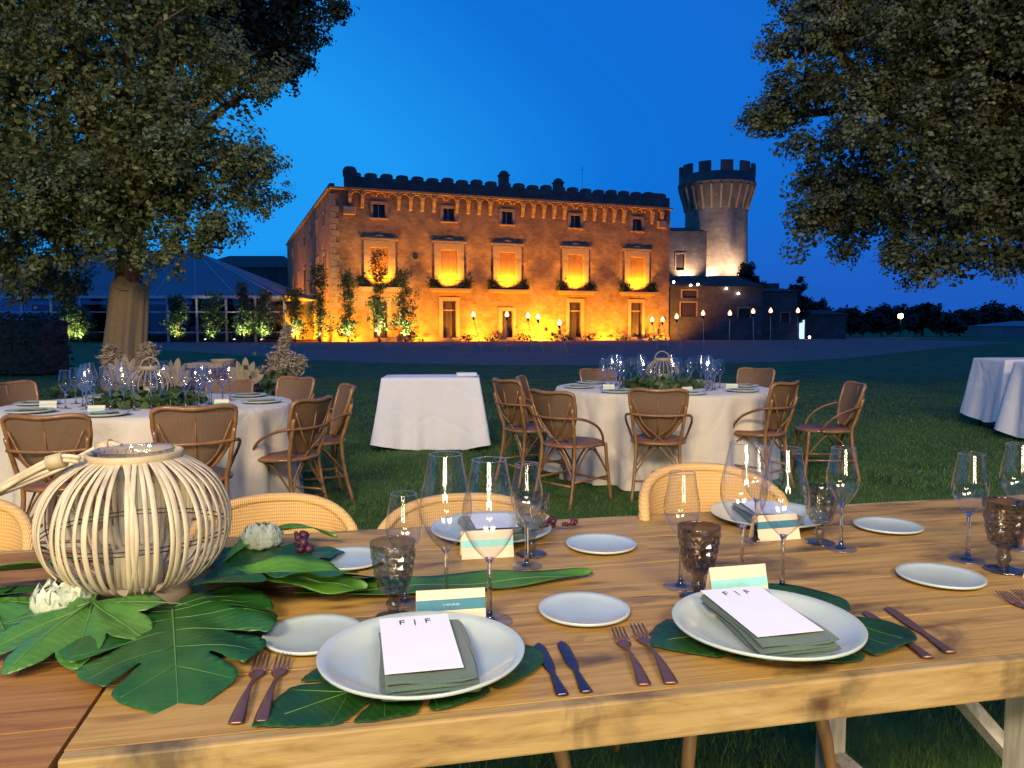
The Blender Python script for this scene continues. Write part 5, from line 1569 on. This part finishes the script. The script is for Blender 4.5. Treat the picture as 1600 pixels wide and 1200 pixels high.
def rect_cloth(name, label, loc, rz, W_, D_, z, hem, seed, flare=.10, group=None, mt='white_linen'):
    rn = random.Random(seed); ph = [rn.uniform(0, 6) for _ in range(5)]
    nq = 240
    per = 2 * (W_ + D_)
    def edge(s_):
        s_ = (s_ % 1) * per
        if s_ < W_: return Vector((-W_ / 2 + s_, -D_ / 2, 0)), Vector((0, -1, 0)), min(s_, W_ - s_)
        s_ -= W_
        if s_ < D_: return Vector((W_ / 2, -D_ / 2 + s_, 0)), Vector((1, 0, 0)), min(s_, D_ - s_)
        s_ -= D_
        if s_ < W_: return Vector((W_ / 2 - s_, D_ / 2, 0)), Vector((0, 1, 0)), min(s_, W_ - s_)
        s_ -= W_
        return Vector((-W_ / 2, D_ / 2 - s_, 0)), Vector((-1, 0, 0)), min(s_, D_ - s_)
    def fn(u, v):
        p, n_, dc = edge(u)
        cor = math.exp(-(dc / .13) ** 2)
        if dc < .12:
            cdv = Vector((math.copysign(1, p.x), math.copysign(1, p.y), 0)).normalized()
            n_ = n_.lerp(cdv, 1 - dc / .12).normalized()
        if v < .15:
            k = v / .15
            return (p.x * k, p.y * k, z)
        k = (v - .15) / .85
        wav = math.sin(u * per * 19 + ph[0] + .8 * math.sin(u * per * 5)) * .5 + math.sin(u * per * 31 + ph[1]) * .3
        out = .008 + .03 * k + (flare * cor) * k ** 1.1 + (.020 + .02 * math.sin(u * 31 + ph[3]) ) * wav * k ** .7 + .012 * math.sin(u * per * 23 + ph[4] + 2 * k) * k
        drop = (z - hem) * k * (1 + .0 * cor) 
        hemw = (.05 * cor + .016 * math.sin(u * per * 4 + ph[2]) + .010 * wav) * k
        return (p.x + n_.x * out, p.y + n_.y * out, max(.006, z - .004 - drop + hemw))
    o = obj(name, MB().grid(fn, nq, 26, wrap=True), M[mt], None, loc, rz)
    return tag(o, label, 'tablecloth', group)
def service(loc, rz, W_, D_, z, hem, lab, clab, seed, flare):
    t = thing('service_table', lab, 'table', loc, rz, 'service tables on the lawn')
    obj('tabletop', MB().box((0, 0, z - .025), (W_ - .02, D_ - .02, .03)), M['plank'], t)
    for sx in (-1, 1):
        for sy in (-1, 1):
            obj('leg', MB().tube([(sx * (W_ / 2 - .08), sy * (D_ / 2 - .08), 0), (sx * (W_ / 2 - .08), sy * (D_ / 2 - .08), z - .04)], .018, 8), M['iron'], t)
    rect_cloth('service_cloth', clab, loc, rz, W_, D_, z, hem, seed, flare, 'white cloths on the service tables')
service((-.88, 8.42, 0), R(3), 1.02, .62, .775, .015, 'service table hidden under white cloth between the two round tables', 'white cloth on the lone service table between the round tables', 3, .13)
service((7.1, 9.75, 0), R(-4), 2.0, .75, .915, .12, 'tall service table under white cloth, farther of the pair by the picture edge', 'white cloth on the farther of the two tall service tables', 4, .12)
service((6.80, 8.55, 0), R(-6), 1.9, .7, .915, .06, 'tall service table under white cloth, nearer of the pair by the picture edge', 'white cloth on the nearer of the two tall service tables', 5, .14)
nb = tag(obj('napkin_stack', MB().box((0, 0, .004), (.22, .16, .008)).box((.004, .003, .012), (.215, .158, .008)).box((-.003, 0, .020), (.22, .155, .008)).box((.002, -.002, .028), (.218, .157, .008)), M['white_linen'], None, (-.50, 8.42, .777), .1, bevel=.002), 'stack of folded white napkins on the lone service table', 'napkin stack')

# ------------------------------------------------------------------ what stands on the round tables
def lay_table(c_, seed, nm, nglass, who):
    rn = random.Random(seed)
    z = .7575
    for k in range(nglass):
        a = 2 * PI * (k + rn.uniform(-.2, .2)) / nglass
        r_ = rn.uniform(.40, .56)
        src = gB if k % 3 == 0 else gS
        copy_tree(src, (c_.x + r_ * math.cos(a), c_.y + r_ * .9 * math.sin(a), z), rn.uniform(0, 6), 'stemmed wine glass on ' + who, 'wine glasses on ' + nm, .98 if k % 3 == 0 else 1.08)
    for k in range(8):
        a = 2 * PI * (k + .12) / 8
        px, py = c_.x + .76 * math.cos(a), c_.y + .76 * math.sin(a)
        side = ['right', 'far right', 'far', 'far left', 'left', 'near left', 'near', 'near right'][k]
        copy_tree(c3, (px, py, z), a, 'pale dinner plate at the %s side of %s' % (side, who), 'dinner plates on ' + nm, .92)
        copy_tree(n3, (px, py, z + .006), a + PI / 2, 'folded sage napkin at the %s side of %s' % (side, who), 'napkins on ' + nm, .85)
    # centrepiece: small wicker lantern in greenery
    l = thing('wicker_lantern', 'small pale wicker lantern at the centre of ' + who, 'lantern', (c_.x, c_.y, z + .002))
    for k in range(22):
        a = 2 * PI * k / 22
        pts = [(p.x * math.cos(a + .25 * p.z), p.x * math.sin(a + .25 * p.z), p.z) for p in smooth_path([(.07, 0, .02), (.13, 0, .08), (.145, 0, .14), (.12, 0, .20), (.07, 0, .24)], 3)]
        obj('rib', MB().tube(pts, .0055, 5), M['dried'], l)
    obj('base_ring', MB().lathe([(.075, 0), (.08, .025), (.06, .025), (.055, 0), (.075, 0)], 24), M['dried'], l)
    obj('collar', MB().lathe([(.068, .235), (.075, .25), (.072, .265), (.06, .26), (.06, .235)], 24), M['dried'], l)
    obj('candle', MB().lathe([(.001, .03), (.04, .03), (.04, .12), (.001, .12)], 16), M['candle'], l)
    obj('handle', MB().tube(smooth_path([(-.07, 0, .25), (-.05, .01, .30), (0, .02, .325), (.05, .01, .30), (.07, 0, .25)], 4), .005, 6), M['dried'], l)
    rs_ = np.random.RandomState(seed)
    q = rs_.rand(700) * 2 * PI; rr = .12 + .24 * rs_.rand(700) ** .8
    pts = np.stack([rr * np.cos(q), rr * np.sin(q), .012 + .12 * rs_.rand(700) * (1 - (rr - .12) / .3)], 1)
    V, n_ = leaf_cloud(pts, .075, rs_, .5)
    V[:, 2] = np.maximum(V[:, 2], .002)
    gl = thing('leaf_wreath', 'low green leaf wreath around the lantern of ' + who, 'wreath', (c_.x, c_.y, z))
    tri_mesh_obj('foliage', V, n_, 4, M['shrub'], gl, kind=None)
    for k in range(3):
        a = [3.6, 4.75, 5.9][k] + rn.uniform(-.2, .2)
        place_card('tiny cream place card at the %s of %s' % (['near left', 'near side', 'near right'][k], who), (c_.x + .62 * math.cos(a), c_.y + .62 * math.sin(a), z), rn.uniform(-.4, .4), .10, .05, 'aqua', 'place cards on ' + nm, False)
lay_table(CR, 31, 'the round table before the castle', 32, 'the round table set before the castle')
lay_table(CL, 32, 'the round table behind the lantern', 32, 'the round table behind the bamboo lantern')

# ------------------------------------------------------------------ dressed trunk and dried-flower corner
bt = thing('trunk_drape', 'burlap cloth tied round the oak trunk, falling to the ground', 'cloth', (-6.55, 13, 0))
def drape(u, v):
    q = (u * 2 - 1) * 3.08 - PI / 2 - .5
    z = 2.08 - 1.98 * v
    cx = .13 * max(0, (z - 1.0) / 1.1)
    fold = math.sin(q * 6 + 1 + 1.5 * v) * .5 + math.sin(q * 11 - v) * .3 + math.sin(q * 17 + 2 * v) * .2
    fold -= 1.5 * math.exp(-((q + PI / 2 - .12) / .20) ** 2) + 1.0 * math.exp(-((q + PI / 2 + .55) / .12) ** 2)
    r_ = .300 + .060 * v + .055 * fold * (.35 + v) + .04 * v * v * math.sin(q * 2.0 + .5)
    return (cx + r_ * math.cos(q), r_ * math.sin(q), z + .06 * math.sin(q * 3) + .03 * math.sin(q * 7))
obj('drape', MB().grid(drape, 90, 20), M['burlap'], bt, solid=.006)
obj('tie', MB().tube([(.12 + .30 * math.cos(2 * PI * k / 30), .30 * math.sin(2 * PI * k / 30), 1.96 + .03 * math.sin(k)) for k in range(30)], .018, 6, closed=True), M['burlap'], bt)
sb = thing('wooden_sideboard', 'dark wooden sideboard with a raised lid behind the nearer round table', 'sideboard', (-3.75, 9.6, 0), R(-8))
obj('carcass', MB().box((0, 0, .46), (1.05, .5, .62)), M['darkwood'], sb, bevel=.01)
obj('top', MB().box((0, 0, .79), (1.12, .56, .035)), M['darkwood'], sb, bevel=.006)
for sx in (-1, 1):
    obj('door', MB().box((sx * .255, -.262, .46), (.49, .022, .54)), M['darkwood'], sb, bevel=.004)
    for sy in (-1, 1):
        obj('leg', MB().box((sx * .47, sy * .2, .075), (.06, .06, .15), taper=1.2), M['darkwood'], sb)
bxw = tag(obj('shallow_box', MB().box((0, -.11, .03), (.42, .012, .06)).box((0, .11, .03), (.42, .012, .06)).box((-.205, 0, .03), (.012, .21, .06)).box((.205, 0, .03), (.012, .21, .06)).box((0, 0, .006), (.40, .21, .012)), M['dried'], None, (-3.80, 9.55, .809), .15), 'pale shallow box on top of the dark sideboard', 'box')
tag(obj('woven_basket', MB().lathe([(.001, .003), (.12, .003), (.15, .09), (.155, .10), (.145, .10), (.11, .012), (.001, .012)], 24), M['pampas'], None, (-3.62, 9.62, .81), 0), 'woven basket beside the shallow box on the sideboard', 'basket')
def plume(label, loc, h, lean, seed, group, w=.07):
    rs_ = np.random.RandomState(seed); rn = random.Random(seed)
    t = thing('pampas_plume', label, 'dried plant', loc, 0, group)
    P = smooth_path([(0, 0, 0), (lean * .3, 0, h * .45), (lean * .75, .03, h * .8), (lean * 1.2, .05, h)], 5)
    obj('stem', MB().tube(P, .006, 5), M['dried'], t)
    k = 900
    f = .5 + .5 * rs_.rand(k)
    base = np.array([P[min(len(P) - 1, int(a * (len(P) - 1)))] for a in f]) + np.stack([np.zeros(k), np.zeros(k), rs_.rand(k) * h * .06], 1)
    rad = w * np.sin(np.clip((f - .46) / .56, 0, 1) * PI) ** .7
    base += rs_.randn(k, 3) * rad[:, None] * np.array([.6, .6, .4])
    V, n_ = leaf_cloud(base, .085, rs_, .16)
    tri_mesh_obj('plume', V, n_, 4, M['pampas'], t, kind=None)
def dried_fan(label, loc, h, lean, rz, group):
    t = thing('dried_palm_leaf', label, 'dried plant', loc, rz, group)
    obj('stem', MB().tube(smooth_path([(0, 0, 0), (lean * .4, 0, h * .4), (lean * .8, 0, h * .62)], 4), .006, 5), M['dried'], t)
    for k in range(7):
        a = R(-54 + 18 * k) + lean * .9
        ax = Vector((math.sin(a), 0, math.cos(a)))
        p0 = Vector((lean * .8, 0, h * .62)); L_ = h * .36 * (1 - .25 * abs(k - 3) / 3)
        w_ = .045
        s_ = Vector((ax.z, 0, -ax.x)) * w_
        yy = Vector((0, .012 * (1 if k % 2 else -1), 0))
        b = MB().add([p0, p0 + ax * L_ * .3 + s_ * .7 + yy, p0 + ax * L_ * .62 + s_ + yy, p0 + ax * L_ * .88 + s_ * .6 + yy, p0 + ax * L_, p0 + ax * L_ * .88 - s_ * .6 - yy, p0 + ax * L_ * .62 - s_ - yy, p0 + ax * L_ * .3 - s_ * .7 - yy], [(0, 1, 7), (1, 2, 6, 7), (2, 3, 5, 6), (3, 4, 5)])
        obj('leaflet', b, M['dried'], t, solid=.002)
DG = 'dried plants around the sideboard'
plume('pampas plume standing beside the draped trunk', (-4.75, 9.3, 0), 1.05, -.12, 1, DG, .09)
plume('pampas plume next to the dried palm fans by the sideboard', (-4.45, 9.25, 0), 1.08, .05, 2, DG, .08)
plume('bushy pampas plume at the outer end of the sideboard', (-3.02, 9.3, 0), 1.02, .22, 3, DG, .12)
plume('tall curving pampas plume beyond the sideboard', (-2.95, 9.6, 0), 1.28, .12, 4, DG, .06)
plume('low pampas plume leaning away from the sideboard', (-2.95, 9.2, 0), .90, .35, 5, DG, .1)
dried_fan('broad dried palm fan between the trunk and the sideboard', (-4.62, 9.05, 0), 1.02, .05, .2, DG)
dried_fan('dried palm fan leaning before the sideboard', (-4.15, 9.05, 0), .98, .22, -.2, DG)
dried_fan('dried palm fan before the outer end of the sideboard', (-3.18, 9.0, 0), .98, .05, .1, DG)
rs_ = np.random.RandomState(5)
for i, (x, y, r_, h, lab) in enumerate([(-2.75, 9.0, .32, .62, 'leafy green potted bush beyond the sideboard'), (-5.6, 9.5, .3, .45, 'low leafy bush beside the draped trunk'), (-6.6, 9.0, .5, .4, 'low leafy bush at the lawn edge by the nearer round table')]):
    t = thing('leafy_bush', lab, 'bush', (x, y, 0))
    pts = rs_.randn(900, 3) * np.array([r_ * .5, r_ * .5, h * .28]) + np.array([0, 0, h * .6]); pts = pts[pts[:, 2] > .03]
    V, n_ = leaf_cloud(pts, .09, rs_, .5)
    tri_mesh_obj('foliage', V, n_, 4, M['shrub'], t, kind=None)
    obj('stem', MB().tube([(0, 0, 0), (.02, 0, h * .5)], .02, 6), M['bark'], t)

# ------------------------------------------------------------------ floodlight masts that light the dinner, behind the viewer
def mast(label, loc, H_, heads, aim):
    t = thing('floodlight_mast', label, 'floodlight', loc, 0, 'floodlight masts beside the lawn')
    obj('pole', MB().tube([(0, 0, 0), (0, 0, H_)], [.07, .05], 10), M['iron'], t)
    obj('crossbar', MB().tube([(-1.7, 0, H_ - .05), (1.7, 0, H_ - .05)], .035, 8), M['iron'], t)
    obj('foot', MB().lathe([(.001, .0), (.4, .0), (.4, .03), (.08, .08), (.07, .2)], 20), M['iron'], t)
    for k, (dx, pw, col, tgt) in enumerate(heads):
        p = Vector((dx, 0, H_ + .8))
        d = (Vector(tgt) - (Vector(loc) + p)).normalized()
        q = d.to_track_quat('-Z', 'Y').to_matrix().to_4x4()
        T = Matrix.Translation(p) @ q
        b = MB().box((0, 0, .09), (.86, 1.56, .12), M=T)
        for (x0, y0, dx_, dy_) in ((0, .79, .88, .015), (0, -.79, .88, .015), (.445, 0, .015, 1.56), (-.445, 0, .015, 1.56)):
            b.box((x0, y0, .02), (dx_, dy_, .10), M=T)
        obj('lamp_head', b, M['lampbody'], t)
        ld = bpy.data.lights.new('flood', 'AREA'); ld.shape = 'RECTANGLE'; ld.size = .8; ld.size_y = 1.5
        ld.energy = pw; ld.color = col
        lo = bpy.data.objects.new('flood', ld); link(lo, t)
        lo.matrix_local = Matrix.Translation(p + d * .0) @ q

def stand(label, loc, z, pw, col, tgt):
    t = thing('floodlight_stand', label, 'floodlight', loc, 0, 'low floodlight stands behind the viewer')
    obj('pole', MB().tube([(0, 0, 0), (0, 0, z - .6)], .03, 8), M['iron'], t)
    for k in range(3):
        a = k * 2.094
        obj('leg', MB().tube([(0, 0, .5), (.5 * math.cos(a), .5 * math.sin(a), .01)], .015, 6), M['iron'], t)
    p = Vector((0, 0, z))
    d = (Vector(tgt) - (Vector(loc) + p)).normalized()
    q = d.to_track_quat('-Z', 'Y').to_matrix().to_4x4()
    T = Matrix.Translation(p) @ q
    obj('lamp_head', MB().box((0, 0, .07), (.46, 1.26, .1), M=T), M['lampbody'], t)
    ld = bpy.data.lights.new('flood', 'AREA'); ld.shape = 'RECTANGLE'; ld.size = .42; ld.size_y = 1.2
    ld.energy = pw; ld.color = col
    lo = bpy.data.objects.new('flood', ld); link(lo, t)
    lo.matrix_local = T
WARM = (1.0, .82, .57)
mast('floodlight mast behind the viewer, nearer the lantern end', (-2.9, -7.5, 0), 6.4, [(-1.3, 620, WARM, (-2, 6, .5)), (0, 520, WARM, (0, 3, .8)), (1.3, 400, WARM, (-5, 12, 3.5))], None)
mast('floodlight mast behind the viewer, nearer the tall service tables', (3.3, -7.5, 0), 6.4, [(-1.3, 300, WARM, (0, 3, .8)), (0, 400, WARM, (3, 7, .5)), (1.3, 300, WARM, (6, 11, 3))], None)
for i_, (x_, y_, z_, pw_, lab_) in enumerate([(-1.1, -7.0, 2.5, 130, 'low floodlight stand behind the viewer, nearer the lantern end'), (.15, -7.2, 3.0, 130, 'middle low floodlight stand behind the viewer'), (1.3, -7.0, 2.4, 130, 'low floodlight stand behind the viewer, nearer the tall service tables')]):
    stand(lab_, (x_, y_, 0), z_, pw_, WARM, (0, 3, .9))
for i_, (x_, h_) in enumerate([(-17, 9), (-10, 8), (-3.5, 9.5), (3.5, 8.5), (10, 9.5), (17, 8.5)]):  # unseen trees added to keep open sky out of the glass reflections
    tree('garden_tree', ['garden tree behind the viewer, outermost on the lantern side', 'second garden tree behind the viewer on the lantern side', 'garden tree directly behind the viewer, lantern side', 'garden tree directly behind the viewer, service-table side', 'second garden tree behind the viewer on the service-table side', 'garden tree behind the viewer, outermost on the service-table side'][i_],
         (x_, -15, 0), [(x_, -15, 0), (x_, -15, 2), (x_ + .2, -15, 4)], [(x_, -15, h_ - 3.2, 3.2), (x_ - 2, -15, h_ * .45, 2.6), (x_ + 2, -15, h_ * .45, 2.6), (x_, -14.6, 2.6, 2.2)], 70, 7, 12, .9, .18, .3, M['oak_dim'], 500 + i_, 4, .25, 'garden trees behind the viewer', core=2500)
